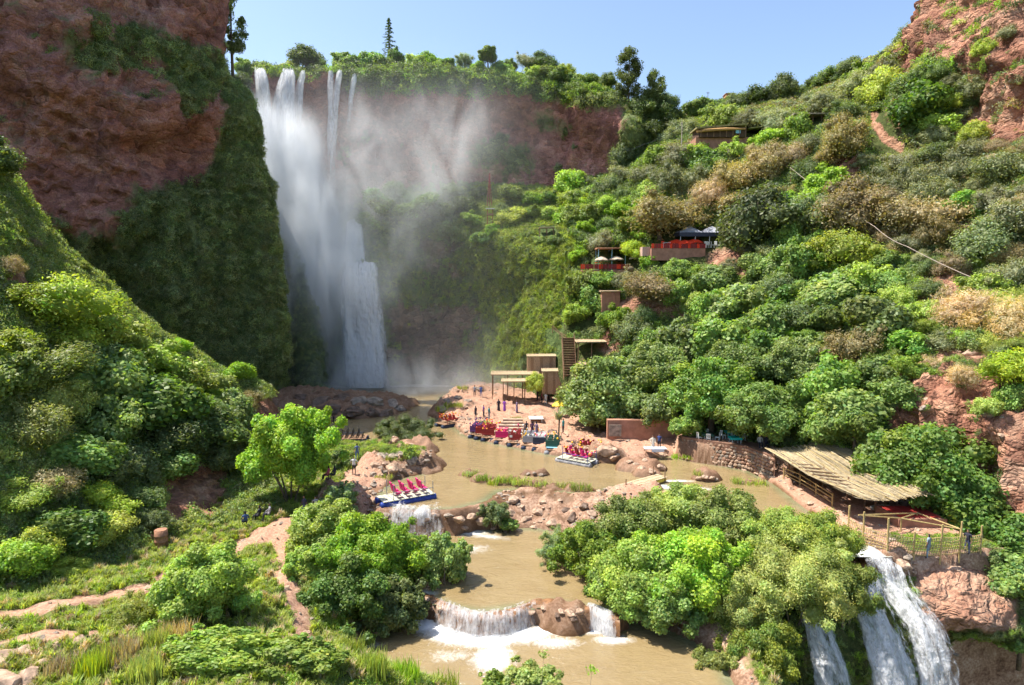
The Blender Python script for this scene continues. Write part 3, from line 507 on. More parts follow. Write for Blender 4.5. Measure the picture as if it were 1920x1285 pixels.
def FY(px, py, Y, gap=.9, names=('right_hill', 'tufa_slope')):
    "distance for a built thing so that it stands just clear of the slope"
    h = hit(px, py, names); return Y if h is None or h[0].y > Y+gap else h[0].y-gap
CLEAR = [(1224, 1356, 422, 492), (1100, 1205, 456, 512), (1314, 1442, 226, 274), (1490, 1558, 206, 234), (1124, 1166, 538, 582), (1052, 1086, 634, 712), (1078, 1140, 636, 690), (1030, 1064, 612, 642), (1056, 1120, 572, 616), (1625, 1698, 205, 290), (975, 1064, 664, 750), (1008, 1042, 424, 446)]
def clear(t): 
    k = np.ones(len(t['px']))
    for a, b_, c_, d_ in CLEAR: k[(t['px'] > a-4) & (t['px'] < b_+4) & (t['py'] > c_) & (t['py'] < d_+12)] = 0
    return k
# ---------------------------------------------------------------- rocks
M_ROCK = plain('pale_red_rock', (.37, .255, .18), .95, .45, 2.2, .9)
M_GREY = plain('weathered_rock', (.26, .21, .165), .95, .5, 2.5, .9)
M_DARKR = plain('dark_wet_rock', (.13, .085, .06), .6, .5, 2.5, .9)
def boulder_me(seed, mat, flat=.6):
    bm = bmesh.new(); bmesh.ops.create_icosphere(bm, subdivisions=3, radius=1); v = np.array([q.co[:] for q in bm.verts]); f = [[q.index for q in g.verts] for g in bm.faces]; bm.free()
    d = 1+.9*fbm(v, .9, 3, seed)+.55*(ridge(v, 1.5, 3, seed+5)-.6); q = v*d[:, None]; rng = np.random.default_rng(seed)
    for i in range(5): a = rng.normal(size=3); a /= np.linalg.norm(a); s = q@a; q -= np.outer(np.maximum(s-.72, 0)*.85, a)
    return mesh_np('boulder', q*np.array((1, .85, flat)), f, mat, smooth=False)
# ---------------------------------------------------------------- plants
KC = {'fig': (.20, .285, .075), 'bright': (.28, .385, .065), 'lime': (.36, .41, .075), 'olive': (.27, .285, .145), 'dark': (.135, .18, .06), 'brown': (.34, .265, .13), 'tan': (.47, .35, .21), 'grey': (.21, .27, .115), 'shade': (.30, .34, .15), 'willow': (.30, .35, .085)}  # 'shade' leaf colour lightened to stand in for fill light
KM = {k: leafmat('leaves_'+k, c, trans=.3 if k in ('brown', 'tan', 'olive') else .4) for k, c in KC.items()}
M_BARK = plain('bark', (.16, .12, .085), .9, .4, 9, .6)
ICO = None
def ico():
    global ICO
    if ICO is None:
        bm = bmesh.new(); bmesh.ops.create_icosphere(bm, subdivisions=2, radius=1); ICO = (np.array([v.co[:] for v in bm.verts]), np.array([[v.index for v in f.verts] for f in bm.faces])); bm.free()
    return ICO
def leaves(pos, nrm, L, W, rng, droop=.2, tint=None, fold=.18):
    n = len(pos); t = rng.normal(size=(n, 3)); t[:, 2] -= droop*2; t -= nrm*(t*nrm).sum(1, keepdims=True); t /= np.linalg.norm(t, axis=1, keepdims=True)+1e-9
    s = np.cross(nrm, t); L = L*rng.uniform(.65, 1.3, (n, 1)); W = W*rng.uniform(.7, 1.25, (n, 1))
    v = np.stack([pos-t*L*.5, pos+s*W*.5-nrm*L*fold*.3, pos+t*L*.5-nrm*L*fold, pos-s*W*.5-nrm*L*fold*.3], 1).reshape(-1, 3)
    f = np.arange(4*n).reshape(-1, 4); c = np.repeat(tint, 4, 0); return v, f, c
def crown(name, kind, seed, nl=24, nleaf=5000, leaf=.11, asp=.7, sh=(1, 1, .8), lr=(.28, .46), core=.72, droop=.2, ctr=.72, low=-.55, upbias=.35, rag=.45, mat=None):
    rng = np.random.default_rng(seed)
    d = rng.normal(size=(nl*3, 3)); d /= np.linalg.norm(d, axis=1, keepdims=True); d = d[d[:, 2] > low][:nl]; nl = len(d)
    r = rng.uniform(*lr, nl); dist = rng.uniform(.4, 1.25, (nl, 1)); dist[::4] *= rng.uniform(1., 1.45); c = d*(1-r[:, None]*.8)*np.array(sh)*dist; r *= np.clip(1.25-.5*(dist[:, 0]-.4), .55, 1.3); c[0] = 0; r[0] = .5
    c[:, 2] += ctr
    k = rng.choice(nl, nleaf, p=r**2/(r**2).sum()); dd = rng.normal(size=(nleaf, 3)); dd[:, 2] += upbias*.6; dd += (c[k]-np.array((0, 0, ctr)))*.9
    dd /= np.linalg.norm(dd, axis=1, keepdims=True)
    p = c[k]+dd*r[k][:, None]*(1-rag*rng.random((nleaf, 1))**1.6+.38*rng.random((nleaf, 1))**3)
    ins = np.zeros(nleaf, bool)
    for i in range(nl): ins |= (np.linalg.norm(p-c[i], axis=1) < r[i]*.6) & (k != i)
    p, dd, k = p[~ins], dd[~ins], k[~ins]
    nn = dd+rng.normal(size=p.shape)*.55+np.array((0, 0, .35)); nn /= np.linalg.norm(nn, axis=1, keepdims=True)
    lt = rng.uniform(.8, 1.2, nl)[k]; b = lt*rng.uniform(.7, 1.3, len(k)); y = rng.normal(0, .09, len(k))+rng.normal(0, .06, nl)[k]
    tint = np.stack([b*(1+y), b, b*(1-y)], 1)
    v, f, cc = leaves(p, nn, leaf, leaf*asp, rng, droop, tint)
    iv, fi = ico(); V = [v]; F = [f]; C_ = [cc]; base = len(v)
    fq = []
    if core:
        for i in range(nl):
            q = iv*(1+.22*(rng.random((len(iv), 1))-.5)); V.append(c[i]+q*r[i]*core); fq.append(fi+base); base += len(iv); C_.append(np.full((len(iv), 3), .85))
    v = np.concatenate(V); cc = np.concatenate(C_); fq = np.concatenate(fq) if fq else np.zeros((0, 3), int)
    # quads and tris in one mesh
    me = bpy.data.meshes.new(name); nq, ntri = len(f), len(fq)
    me.vertices.add(len(v)); me.vertices.foreach_set('co', v.astype(np.float32).ravel()); me.loops.add(nq*4+ntri*3)
    me.loops.foreach_set('vertex_index', np.r_[f.ravel(), fq.ravel()].astype(np.int32)); me.polygons.add(nq+ntri)
    me.polygons.foreach_set('loop_start', np.r_[np.arange(nq)*4, nq*4+np.arange(ntri)*3].astype(np.int32)); me.materials.append(mat or KM[kind]); me.update(calc_edges=True)
    a = me.attributes.new('tint', 'FLOAT_COLOR', 'POINT'); a.data.foreach_set('color', np.c_[cc, np.ones(len(cc))].astype(np.float32).ravel())
    return me
def trunk_me(seed, h=.8, r=.07, lean=.1, n=6, base=-1.0):
    rg_ = random.Random(seed); m = MB(); top = Vector((rg_.uniform(-lean, lean), rg_.uniform(-lean, lean), h*.55))
    m.tube([(0, 0, base), (0, 0, 0), top*.6+Vector((.02, 0, 0)), top], [r*1.3, r*1.1, r*.85, r*.7], 7)
    for i in range(n):
        a = 2*math.pi*(i+rg_.random()*.6)/n; e = Vector((math.cos(a)*.62, math.sin(a)*.62, h+rg_.uniform(-.1, .35)))
        m.tube([top*.8, top.lerp(e, .5)+Vector((0, 0, .06)), e], [r*.55, r*.36, r*.12], 5)
    return m.me('trunk', M_BARK, True)
PROTO = {}
def protos(kind, n=3, **kw): PROTO[kind] = [crown('crown_'+kind, kind if kind in KM else kw.pop('kk', kind), 100+17*i+len(kind)*5, **kw) for i in range(n)]
protos('fig', 4, nl=30, nleaf=6500, leaf=.125, asp=.85)
protos('bright', 3, nl=26, nleaf=5000, leaf=.12, asp=.7, rag=.45)
protos('lime', 3, nl=24, nleaf=6500, leaf=.105, asp=.5, rag=.75, sh=(1, 1, .85), lr=(.28, .46), core=.55)
protos('olive', 4, nl=26, nleaf=8500, leaf=.085, asp=.4, rag=.8, lr=(.3, .5), core=.5)
protos('dark', 3, nl=26, nleaf=7000, leaf=.10, asp=.55, rag=.6, lr=(.28, .48), core=.6)
protos('brown', 4, nl=26, nleaf=8500, leaf=.085, asp=.4, rag=.85, lr=(.3, .5), core=.5)
protos('tan', 2, nl=20, nleaf=9000, leaf=.13, asp=.12, rag=.95, lr=(.34, .5), core=.35)
protos('willow', 3, nl=26, nleaf=8000, leaf=.085, asp=.42, rag=.75, lr=(.28, .48), core=.5)
protos('grey', 3, nl=24, nleaf=7000, leaf=.10, asp=.45, rag=.75, lr=(.3, .5), core=.5)
WORD = {'fig': 'mid green broad leaved', 'bright': 'fresh bright green', 'lime': 'yellow green', 'olive': 'grey green olive', 'dark': 'dark evergreen', 'brown': 'olive brown dry looking', 'tan': 'dry tan twiggy', 'grey': 'blue green', 'shade': 'dull green shaded', 'willow': 'light green fine leaved'}
LM = [(1290, 450, 'the dark tent terrace'), (1150, 480, 'the red railed cafe terrace'), (1375, 245, 'the long thatched cafe'), (1525, 215, 'the small flat roofed hut'), (1655, 250, 'the footpath on the slope'), (1790, 110, 'the red crag'), (1585, 320, 'the red gully'), (1480, 345, 'the wire pole'), (1143, 552, 'the lone hillside hut'), (1110, 645, 'the thatched stall by the stairs'), (1070, 680, 'the wooden stairs'), (1020, 700, 'the reed huts'), (1380, 820, 'the turquoise cafe tables'),
      (1585, 880, 'the bamboo canopy'), (1800, 800, 'the brown rock face'), (1730, 1000, 'the bamboo fence'), (1830, 1120, 'the big brown rock'), (945, 400, 'the red framed lookout'), (1278, 245, 'the tall bare pole'), (1585, 470, 'the lime green tree'), (1240, 400, 'the round brown tree'), (1420, 410, 'the big dark carob'), (1355, 500, 'the red hollow'), (1240, 580, 'the red scar'), (1690, 470, 'the slanting wire'), (1810, 590, 'the tan bushes'), (1590, 680, 'the ochre patch'),
      (728, 80, 'the pointed conifer'), (572, 108, 'the round rim tree'), (1178, 130, 'the tall poplar pair'), (530, 150, 'the fan shaped fall'), (670, 450, 'the central cascade'), (545, 830, 'the sunlit fig tree'), (300, 1010, 'the rusty barrel'), (380, 1100, 'the round green bush'), (450, 1010, 'the shaded path'), (75, 370, 'the lime crest bush'), (360, 930, 'the ochre rock patch'), (60, 1130, 'the lower dirt path'), (550, 1120, 'the narrow footpath'), (760, 920, 'the red seated raft'),
      (900, 1140, 'the river step'), (1045, 960, 'the rock barrier'), (1320, 895, 'the small channel islet'), (1680, 1200, 'the lower cascades'), (885, 730, 'the pale shore rocks'), (1140, 840, 'the pale bank boulder'), (1230, 850, 'the shaded stall')]
USED = {}
def where(px, py):
    b = min(LM, key=lambda q: math.hypot(q[0]-px, (q[1]-py)*1.2)); dx, dy = px-b[0], py-b[1]; d = math.hypot(dx, dy)
    if d < 14: rel = 'beside'
    elif abs(dx) > 2.2*abs(dy): rel = 'left of' if dx < 0 else 'right of'
    elif abs(dy) > 2.2*abs(dx): rel = 'above' if dy < 0 else 'below'
    else: rel = ('up ' if dy < 0 else 'down ')+('to the left of' if dx < 0 else 'to the right of')
    return ('close ' if d < 45 and rel != 'beside' else 'well ' if d > 110 and rel[:2] != 'up' and rel[:4] != 'down' else '')+rel+' '+b[2], d
def plabel(kind, noun, size, px, py):
    w_, d = where(px, py); base = f'{size} {WORD[kind]} {noun} {w_}'
    for alt in (base, base.replace(noun, 'rounded '+noun, 1), base.replace(noun, 'uneven '+noun, 1), base.replace(noun, 'low '+noun, 1)):
        if len(alt.replace('-', ' ').split()) > 15: alt = alt.replace(size+' ', '', 1).replace('close ', '').replace('well ', '')
        if alt not in USED: USED[alt] = 1; return alt
    return base
NP = [0]
PLACED = []
def plant(kind, px, py, rp, Y=None, sz=1., noun=None, group=None, names=('right_hill',), trunk=False, proto=None, lift=0, label=None, sx=1.):
    if Y is None:
        h = hit(px, py+.55*rp, names)
        if h is None: return None
        Y = h[0].y-.15*rp*h[0].y/FPX
    r = rp*Y/FPX*1.3; c = U(px, py, Y); pr = proto or PROTO[kind]; me = pr[NP[0] % len(pr)]; NP[0] += 1
    loc = (c[0], c[1], c[2]-.8*r*sz+lift); noun = noun or ('shrub' if r < 3.2 else 'tree'); PLACED.append((px, py, rp))
    lab = label or plabel(kind, noun, 'small' if r < 1.3 else 'large' if r > 2.9 else 'medium', px, py)
    rz = random.uniform(0, 6.28)
    if trunk:
        t = thing(noun.split()[-1] if noun != 'shrub' else 'shrub', lab, noun.split()[-1], loc, rz, group); t.scale = (r*sx, r, r*sz)
        link('crown', me, t); link('trunk', trunk_me(NP[0]), t); return t
    o = link('shrub' if 'tree' not in noun else 'tree', me, None, loc, rz, label=lab, category='shrub' if 'tree' not in noun else 'tree', group=group); o.scale = (r*sx*random.uniform(.85, 1.3), r*random.uniform(.85, 1.2), r*sz*random.uniform(.8, 1.12)); o.rotation_euler = (random.uniform(-.25, .25), random.uniform(-.25, .25), rz); return o
G1 = 'shrubs and trees on the right hillside'
RHL = """1265 180 16 dark;1310 200 22 fig;1290 186 14 dark;1340 212 18 bright;1385 188 20 dark;1430 178 26 dark;1472 170 27 dark;1503 172 15 dark;1360 222 24 bright;1450 226 28 olive;1500 208 30 olive;1550 188 30 olive;1600 168 30 olive;1402 226 22 olive;1588 135 22 dark;1620 113 15 dark;1558 145 21 dark;1530 155 17 dark;1660 170 32 lime;1720 208 36 fig;1690 252 18 fig;1760 230 22 bright
1275 292 27 olive;1308 290 20 bright;1332 312 25 fig;1372 284 19 bright;1402 268 18 fig;1442 258 24 bright;1500 244 24 bright;1532 232 18 bright;1165 328 25 olive;1212 322 24 olive;1255 342 30 olive;1230 300 19 bright;1328 372 34 tan;1370 342 36 brown;1412 322 34 brown;1442 300 30 brown;1395 378 30 brown;1482 296 26 brown;1592 262 40 brown;1300 340 26 olive;1350 300 20 olive;1520 275 24 olive;1555 300 20 brown
1515 412 38 grey;1532 372 25 bright;1480 440 22 fig;1602 402 50 brown;1652 380 40 brown;1722 405 50 brown;1742 360 34 olive;1700 348 32 olive;1640 340 26 olive;1780 330 30 olive;1702 300 28 olive;1802 298 34 olive;1882 312 42 olive;1892 420 50 olive;1852 450 46 grey;1815 385 30 fig;1760 440 30 brown;1500 492 34 fig;1552 545 36 fig;1632 512 34 bright;1460 545 30 grey;1225 540 44 brown;1182 520 25 olive;1272 502 20 fig;1130 522 26 fig;1100 532 28 bright;1112 568 25 fig;1160 600 22 bright
1392 562 46 fig;1332 592 36 fig;1442 602 40 fig;1502 592 32 grey;1552 602 36 fig;1292 640 46 fig;1232 640 32 fig;1352 650 46 fig;1422 660 46 fig;1812 592 44 tan;1902 602 44 tan;1702 640 34 fig;1640 602 46 fig;1600 652 42 brown;1738 682 22 tan;1812 712 24 tan;1892 692 36 lime;1652 700 32 fig;1680 560 24 bright;1740 540 28 grey;1700 690 24 bright;1560 730 46 fig;1612 760 50 fig;1570 800 36 fig;1655 822 40 fig;1680 740 28 fig;1480 560 28 fig;1370 500 16 olive;1420 500 22 fig
1905 520 34 olive;1850 540 28 bright;1780 500 24 brown;1905 380 26 brown;1850 760 20 bright;1900 745 26 fig;1765 640 26 olive;1850 640 26 lime;1130 450 24 olive;1165 395 24 bright;1110 400 24 bright;1070 405 22 bright;1140 420 16 grey;1200 440 14 bright;1745 290 24 grey;1830 250 20 lime;1780 190 18 lime;1730 130 16 lime;1690 60 12 dark;1710 20 13 dark;1670 85 14 dark;1655 110 12 dark;1850 90 16 lime;1890 60 14 olive"""
for s in RHL.replace('\n', ';').split(';'):
    a, b, c, k = s.split(); (None if any(q[0]+4 < float(a) < q[1]-4 and q[2] < float(b) < q[3] for q in CLEAR) else plant(k, float(a), float(b), float(c), group=G1))
BIGP = {'fig': [crown('fig_crown', 'fig', 300+i, nl=60, nleaf=22000, leaf=.062, asp=.85, lr=(.16, .32), rag=.3) for i in range(3)]}
plant('brown', 1240, 408, 58, sz=.8, noun='tree', trunk=True, group=G1, label='round brown green tree with a bare trunk beside the tent terrace')
plant('dark', 1420, 412, 60, sz=.95, noun='tree', trunk=True, group=G1, label='big dark carob tree right of the tent terrace')
plant('lime', 1585, 472, 46, sz=.9, noun='tree', trunk=True, group=G1, label='brightest lime green tree in the middle of the right slope')
G2 = 'big fig trees over the right bank'
for a, b, c, Y, lb in ((1150, 742, 88, 77, 'large fig tree with a wide crown over the shaded stall'), (1122, 716, 34, 84, 'smaller fig crown just right of the reed huts'), (1240, 690, 62, 79, 'fig tree crown behind the wide fig over the stall'), (1335, 735, 78, 67.5, 'fig tree left above the turquoise cafe tables'), (1432, 772, 74, 62.5, 'fig tree right above the turquoise cafe tables, hanging low'), (1382, 690, 62, 71, 'dark fig crown behind the pair over the cafe tables'), (1492, 682, 62, 68, 'dark fig crown beside the creeper slope'), (1228, 768, 40, 70.5, 'fig crown hanging over the shaded clay wall of the stall yard'), (1290, 800, 30, 65.5, 'small leafy fig sprawling at the left end of the cafe terrace')):
    plant('fig', a, b, c*.84, Y, .9, 'tree', G2, trunk=True, proto=BIGP['fig'] if c > 60 else None, label=lb)
G3 = 'fig trees hanging over the bamboo platform'
for a, b, c, Y, lb in ((1745, 880, 86, 49.5, 'broad leaved fig tree overhanging the bamboo canopy'), (1825, 955, 50, 46, 'fig branches hanging lowest beside the bamboo fence'), (1672, 850, 44, 53, 'fig crown behind the upper edge of the bamboo canopy'), (1905, 1003, 42, 42.5, 'leafy shrub at the right edge by the gully'), (1908, 1085, 44, 40.5, 'dark leafy shrub right of the big brown rock'), (1915, 1180, 40, 40, 'dark leafy shrub lowest at the right edge beside the gully'), (1862, 1040, 22, 42, 'small leafy shrub at the far end of the bamboo fence'), (1605, 800, 40, 55.5, 'creeper covered fig at the foot of the slope')):
    plant('fig', a, b, c, Y, .9, 'tree', G3, trunk=True, proto=BIGP['fig'] if c > 60 else None, label=lb)
# random fill on the right hillside
def rkind(px, py):
    u = random.random(); n = float(vn(np.array([[px*.02, py*.02, 1.]]), 1)[0])
    if py < 270: return 'olive' if n > .45 else 'bright' if u < .4 else 'dark'
    if px > 1560 and py < 480: return 'brown' if n > .5 else 'olive'
    if px < 1250 and py < 500: return 'bright' if n > .45 else 'grey'
    if py > 480 and px < 1700: return 'fig' if u < .6 else 'bright' if n > .5 else 'grey'
    return ('brown', 'olive', 'grey', 'bright', 'fig', 'willow')[int(n*9+u*3) % 6]
tr = TERR['right_hill']; cnt = 0; random.seed(11)
AVOID = [(1225, 1360, 420, 485), (1105, 1200, 455, 505), (1310, 1440, 225, 275), (1490, 1560, 205, 232), (1120, 1170, 535, 575), (1050, 1150, 620, 730), (1625, 1700, 205, 290), (1440, 1760, 800, 960), (1140, 1290, 780, 870), (1270, 1500, 790, 870), (970, 1075, 660, 750)]
while cnt < 150:
    px, py = random.uniform(1060, 1930), random.uniform(120, 860); rp = random.uniform(13, 30)
    if any(math.hypot(px-a, py-b) < .62*(c+rp) for a, b, c in PLACED) or any(a-rp < px < b+rp and c-rp < py < d+rp*.4 for a, b, c, d in AVOID): cnt += .02; continue
    h = hit(px, py, ('right_hill',))
    if h is None: cnt += .02; continue
    v = tr['veg'][tr['f'][h[2]][0]]
    if v < .45: cnt += .02; continue
    plant(rkind(px, py), px, py, rp, group=G1); cnt += 1
# rim plants on the back cliff
G4 = 'trees and shrubs along the rim of the falls'
for a, b, c, Y, k in ((437, 158, 22, 104, 'shade'), (446, 190, 20, 105, 'shade'), (452, 150, 17, 117, 'dark'), (458, 178, 16, 117, 'dark'), (458, 128, 14, 120, 'fig'), (545, 128, 14, 127, 'lime'), (525, 130, 8, 126, 'bright'), (640, 108, 15, 132, 'bright'), (632, 125, 10, 128, 'fig'), (665, 122, 18, 131, 'fig'), (695, 118, 19, 131, 'fig'), (725, 124, 18, 131, 'dark'), (745, 112, 15, 133, 'fig'), (775, 118, 18, 132, 'bright'), (805, 115, 16, 134, 'bright'), (840, 122, 14, 132, 'fig'), (872, 112, 14, 133, 'grey'), (895, 125, 12, 132, 'bright'), (940, 128, 16, 133, 'fig'), (955, 118, 10, 136, 'dark'), (985, 118, 16, 136, 'olive'), (1018, 118, 20, 136, 'dark'), (1000, 138, 15, 132, 'bright'), (1035, 140, 18, 131, 'fig'), (1060, 134, 16, 132, 'lime'), (1080, 150, 18, 130, 'fig'), (1105, 148, 17, 131, 'dark'), (1135, 152, 17, 130, 'dark'), (1120, 175, 18, 128, 'fig'), (1150, 190, 20, 126, 'dark'), (1195, 205, 24, 126, 'dark'), (1215, 240, 26, 124, 'dark'), (1240, 215, 26, 127, 'dark'), (690, 148, 14, 127, 'shade'), (735, 150, 12, 128, 'shade'), (640, 150, 9, 126, 'fig'), (820, 140, 10, 129, 'fig'), (1250, 190, 18, 130, 'dark')):
    plant(k, a, b, c, Y, .9, group=G4) if k in PROTO else plant('dark', a, b, c, Y, .9, group=G4)
plant('dark', 573, 110, 27, 128, .8, 'tree', G4, trunk=True, label='round dark tree on the rim behind the fan shaped fall')
plant('dark', 602, 120, 8, 127, 1.1, 'tree', G4, trunk=True, label='tiny bare stemmed tree right of the round rim tree')
plant('fig', 915, 104, 14, 132, 1, 'tree', G4, trunk=True, label='small mop headed tree standing proud on the red cliff rim')
def tall(px, y0, y1, w_, Y, seed, kind, lab, lumps=7):
    rng = np.random.default_rng(seed); V = []; F = []; C_ = []; base = 0; top, bot = U(px, y0, Y), U(px, y1, Y); H_ = top[2]-bot[2]; r = w_*Y/FPX
    t = thing('tree', lab, 'tree', tuple(bot), 0, G4); n = 11000
    zc = rng.uniform(.25, .97, lumps*4); wd = np.sin(np.pi*np.clip(zc, .12, .95))**.5; cc = np.stack([rng.uniform(-.8, .8, lumps*4)*r*wd, rng.uniform(-.6, .6, lumps*4)*r*wd, zc*H_], 1); rr = r*rng.uniform(.22, .55, lumps*4)
    k = rng.integers(0, lumps*4, n); d = rng.normal(size=(n, 3)); d /= np.linalg.norm(d, axis=1, keepdims=True); p = cc[k]+d*rr[k][:, None]*rng.uniform(.3, 1.05, (n, 1)); nn = d+rng.normal(size=d.shape)*.6; nn /= np.linalg.norm(nn, axis=1, keepdims=True)
    b = rng.uniform(.7, 1.25, n); v, f, c = leaves(p, nn, .36, .2, rng, .5, np.stack([b, b, b], 1))
    link('crown', mesh_np('crown', v, f, KM[kind], {'tint': c}, smooth=False), t)
    m = MB(); m.tube([(0, 0, -1.5), (0, 0, H_*.4), (.1, 0, H_*.9)], [.28, .18, .05], 6)
    for q, s in zip(cc[:10], rr): m.tube([(0, 0, max(.3, q[2]-s*1.5)), tuple(q)], [.09, .03], 4)
    m.build('trunk', M_BARK, t, smooth=True)
tall(436, -30, 132, 24, 104, 5, 'dark', 'tall ragged dark tree beside the top of the left cliff', 8)
tall(1178, 92, 210, 25, 126, 6, 'dark', 'tallest ragged poplar like tree on the right end of the rim')
tall(1226, 135, 225, 24, 127, 8, 'dark', 'shorter ragged tree right of the tallest rim tree')
# conifer
def conifer():
    Y = 138; top, bot = U(730, 33, Y), U(730, 112, Y); H_ = top[2]-bot[2]; t = thing('conifer', 'slender pointed dark conifer standing alone on the rim', 'conifer', tuple(bot)); rng = np.random.default_rng(3)
    m = MB(); m.tube([(0, 0, -1.5), (0, 0, H_*.5), (0, 0, H_)], [.22, .14, .03], 6); P_ = []; Nn = []
    for i in range(64):
        z = .06+.94*(i/64); L_ = (1.95*(1-z)**.75+.12)*rng.uniform(.6, 1.15); a = i*2.4+rng.uniform(-.3, .3); d = np.array((math.cos(a), math.sin(a), -.18)); o = np.array((0, 0, z*H_))
        m.tube([tuple(o), tuple(o+d*L_)], [.035, .01], 3); s = rng.uniform(.08, 1.05, 46)
        P_.append(o+d*L_*s[:, None]+rng.normal(size=(46, 3))*np.array((.1, .1, .07))*(1.2-s[:, None]*.6)-np.array((0, 0, .06))); Nn.append(rng.normal(size=(46, 3))*.7+np.array((0, 0, 1)))
    p = np.concatenate(P_); n_ = np.concatenate(Nn); n_ /= np.linalg.norm(n_, axis=1, keepdims=True); b = rng.uniform(.5, .9, len(p))
    v, f, c = leaves(p, n_, .3, .12, rng, .2, np.stack([b, b, b], 1)); link('crown', mesh_np('crown', v, f, KM['dark'], {'tint': c}, smooth=False), t); m.build('trunk', M_BARK, t)
conifer()
# plants on the tufa slope shelf
G5 = 'shrubs on the shelf above the central slope'
for s in "705 372 20 fig 120;735 358 18 grey 121;720 392 22 fig 118.5;760 400 20 fig 119;690 415 20 fig 118;755 375 20 grey 122;800 378 22 fig 120;850 355 15 dark 124;825 400 20 grey 119;870 388 20 dark 122;880 410 14 bright 118;958 358 16 bright 123;1000 372 17 bright 122;962 406 22 lime 118;1000 400 18 bright 118.5;1030 405 17 bright 118;1055 412 18 bright 117;1085 378 26 lime 119;1080 420 16 grey 113;1100 440 18 olive 110;1110 360 16 fig 121;925 430 12 bright 115.5;940 395 14 grey 120;1030 372 14 fig 122;900 360 14 dark 125;1115 395 18 bright 115;1145 375 16 lime 116;780 425 16 grey 118;840 430 16 fig 118.5;905 445 16 fig 115;1015 450 12 bright 112.5;1045 452 14 fig 110.5".split(';'):
    a, b, c, k, Y = s.split(); plant(k, float(a), float(b), float(c), float(Y), .85, group=G5)
G6 = 'shrubs on the left hillside'
for s in """20 300 36 lime;78 372 50 lime;40 340 30 bright;-20 290 40 dark;108 575 66 willow;55 560 44 lime;180 600 50 lime;240 640 36 bright;290 680 42 bright;350 706 38 lime;400 724 34 bright;80 680 60 willow;180 720 60 fig;280 762 60 fig;370 800 52 dark;422 770 36 fig;60 800 56 willow;140 850 52 fig;230 872 50 dark;330 868 40 fig;40 930 50 willow;120 990 50 fig;445 700 22 bright;470 752 22 brown;330 650 16 bright;200 560 18 bright;150 500 16 willow;230 690 44 bright;130 640 44 lime;20 700 50 bright;220 800 50 fig;320 830 44 dark;110 760 50 willow;160 670 40 fig;300 730 40 bright;360 760 36 fig;20 640 44 lime;190 930 40 lime;90 900 40 brown;20 500 24 tan;60 455 20 tan;110 520 18 lime;300 600 10 tan;415 850 34 dark;440 810 30 dark;470 830 22 dark;260 730 30 lime;340 760 26 bright;380 740 22 bright;30 1050 36 bright;265 930 30 dark;200 990 40 lime;290 980 24 dark;60 1030 40 lime;130 1060 26 lime""".replace('\n', ';').split(';'):
    a, b, c, k = s.split(); plant(k, float(a), float(b), float(c), group=G6, names=('left_hill', 'ground'), sz=.85)
# near crowns: leaf-sized faces, several branches each
def near(kind, px, py, rp, Y, lab, sz=1., leaf=.22, n=26000, seed=0, gz=None, noun='bush', asp=.75, group=None, nl=70, lr=(.14, .3), sx=1., sh=(1, 1, .85), rag=.35, kk=None, core=.7):
    r = rp*Y/FPX*1.2; c = U(px, py, Y); c[2] = max(c[2], (ground_z(c[0], c[1]) if gz is None else gz)+.3*r*sz); me = crown('crown', kind, 900+seed, nl=nl, nleaf=int(n*1.3), leaf=leaf*.85/r, asp=asp, lr=lr, rag=rag, ctr=0, sh=sh, low=-.6, core=core)
    g = ground_z(c[0], c[1]) if gz is None else gz; t = thing(noun, lab, noun, (c[0], c[1], g), 0, group)
    o = link('crown', me, t, (0, 0, c[2]-g)); o.scale = (r*sx, r, r*sz); rg_ = random.Random(seed); m = MB(); hh = max(.5, c[2]-g)
    for i in range(6):
        a = 2*math.pi*i/6+rg_.random(); e = Vector((math.cos(a)*r*.6, math.sin(a)*r*.6, hh+r*sz*rg_.uniform(-.2, .35))); s = Vector((math.cos(a)*.15, math.sin(a)*.15, -.4))
        m.tube([s, s.lerp(e, .4)+Vector((0, 0, .2)), e], [.11, .07, .02], 6)
    m.build('trunk' if noun == 'tree' else 'stems', M_BARK, t, smooth=True); return t
GB = 'leafy bushes of the thicket on the left bank'
near('bright', 542, 845, 69, 51, 'sunlit fig tree at the foot of the left hill by the path', 1.12, .26, 42000, 1, noun='tree', kk='fig')
near('bright', 382, 1100, 76, 31, 'round dense green bush in the grass left of the narrow footpath', .95, .19, 34000, 2)
near('bright', 618, 1015, 62, 43, 'top left crown of the thicket, nearest the red seated raft', .9, .22, 20000, 3, group=GB)
near('bright', 690, 1065, 74, 39.5, 'largest bright crown in the middle of the thicket', 1, .22, 30000, 4, group=GB)
near('fig', 655, 1128, 72, 36.5, 'lower front crown of the thicket by the lower pool', .95, .22, 28000, 5, group=GB)
near('fig', 735, 1135, 52, 37, 'rounded crown of the thicket hanging over the river step', 1, .22, 18000, 6, group=GB)
near('bright', 762, 1045, 50, 41.5, 'right upper crown of the thicket beside the middle pool', 1, .22, 17000, 7, group=GB)
near('fig', 833, 1055, 38, 41, 'pointed dark bush with brown seed heads leaning over the middle pool', 1.25, .2, 12000, 8, group=None)
near('bright', 580, 1075, 40, 38, 'bright crown of the thicket beside the narrow footpath', 1, .2, 14000, 9, group=GB)
near('grey', 635, 935, 28, 49, 'small dark bush on the pale boulder behind the thicket', .9, .22, 8000, 10)
GC = 'leafy crowns of the big thicket between pool and channel'
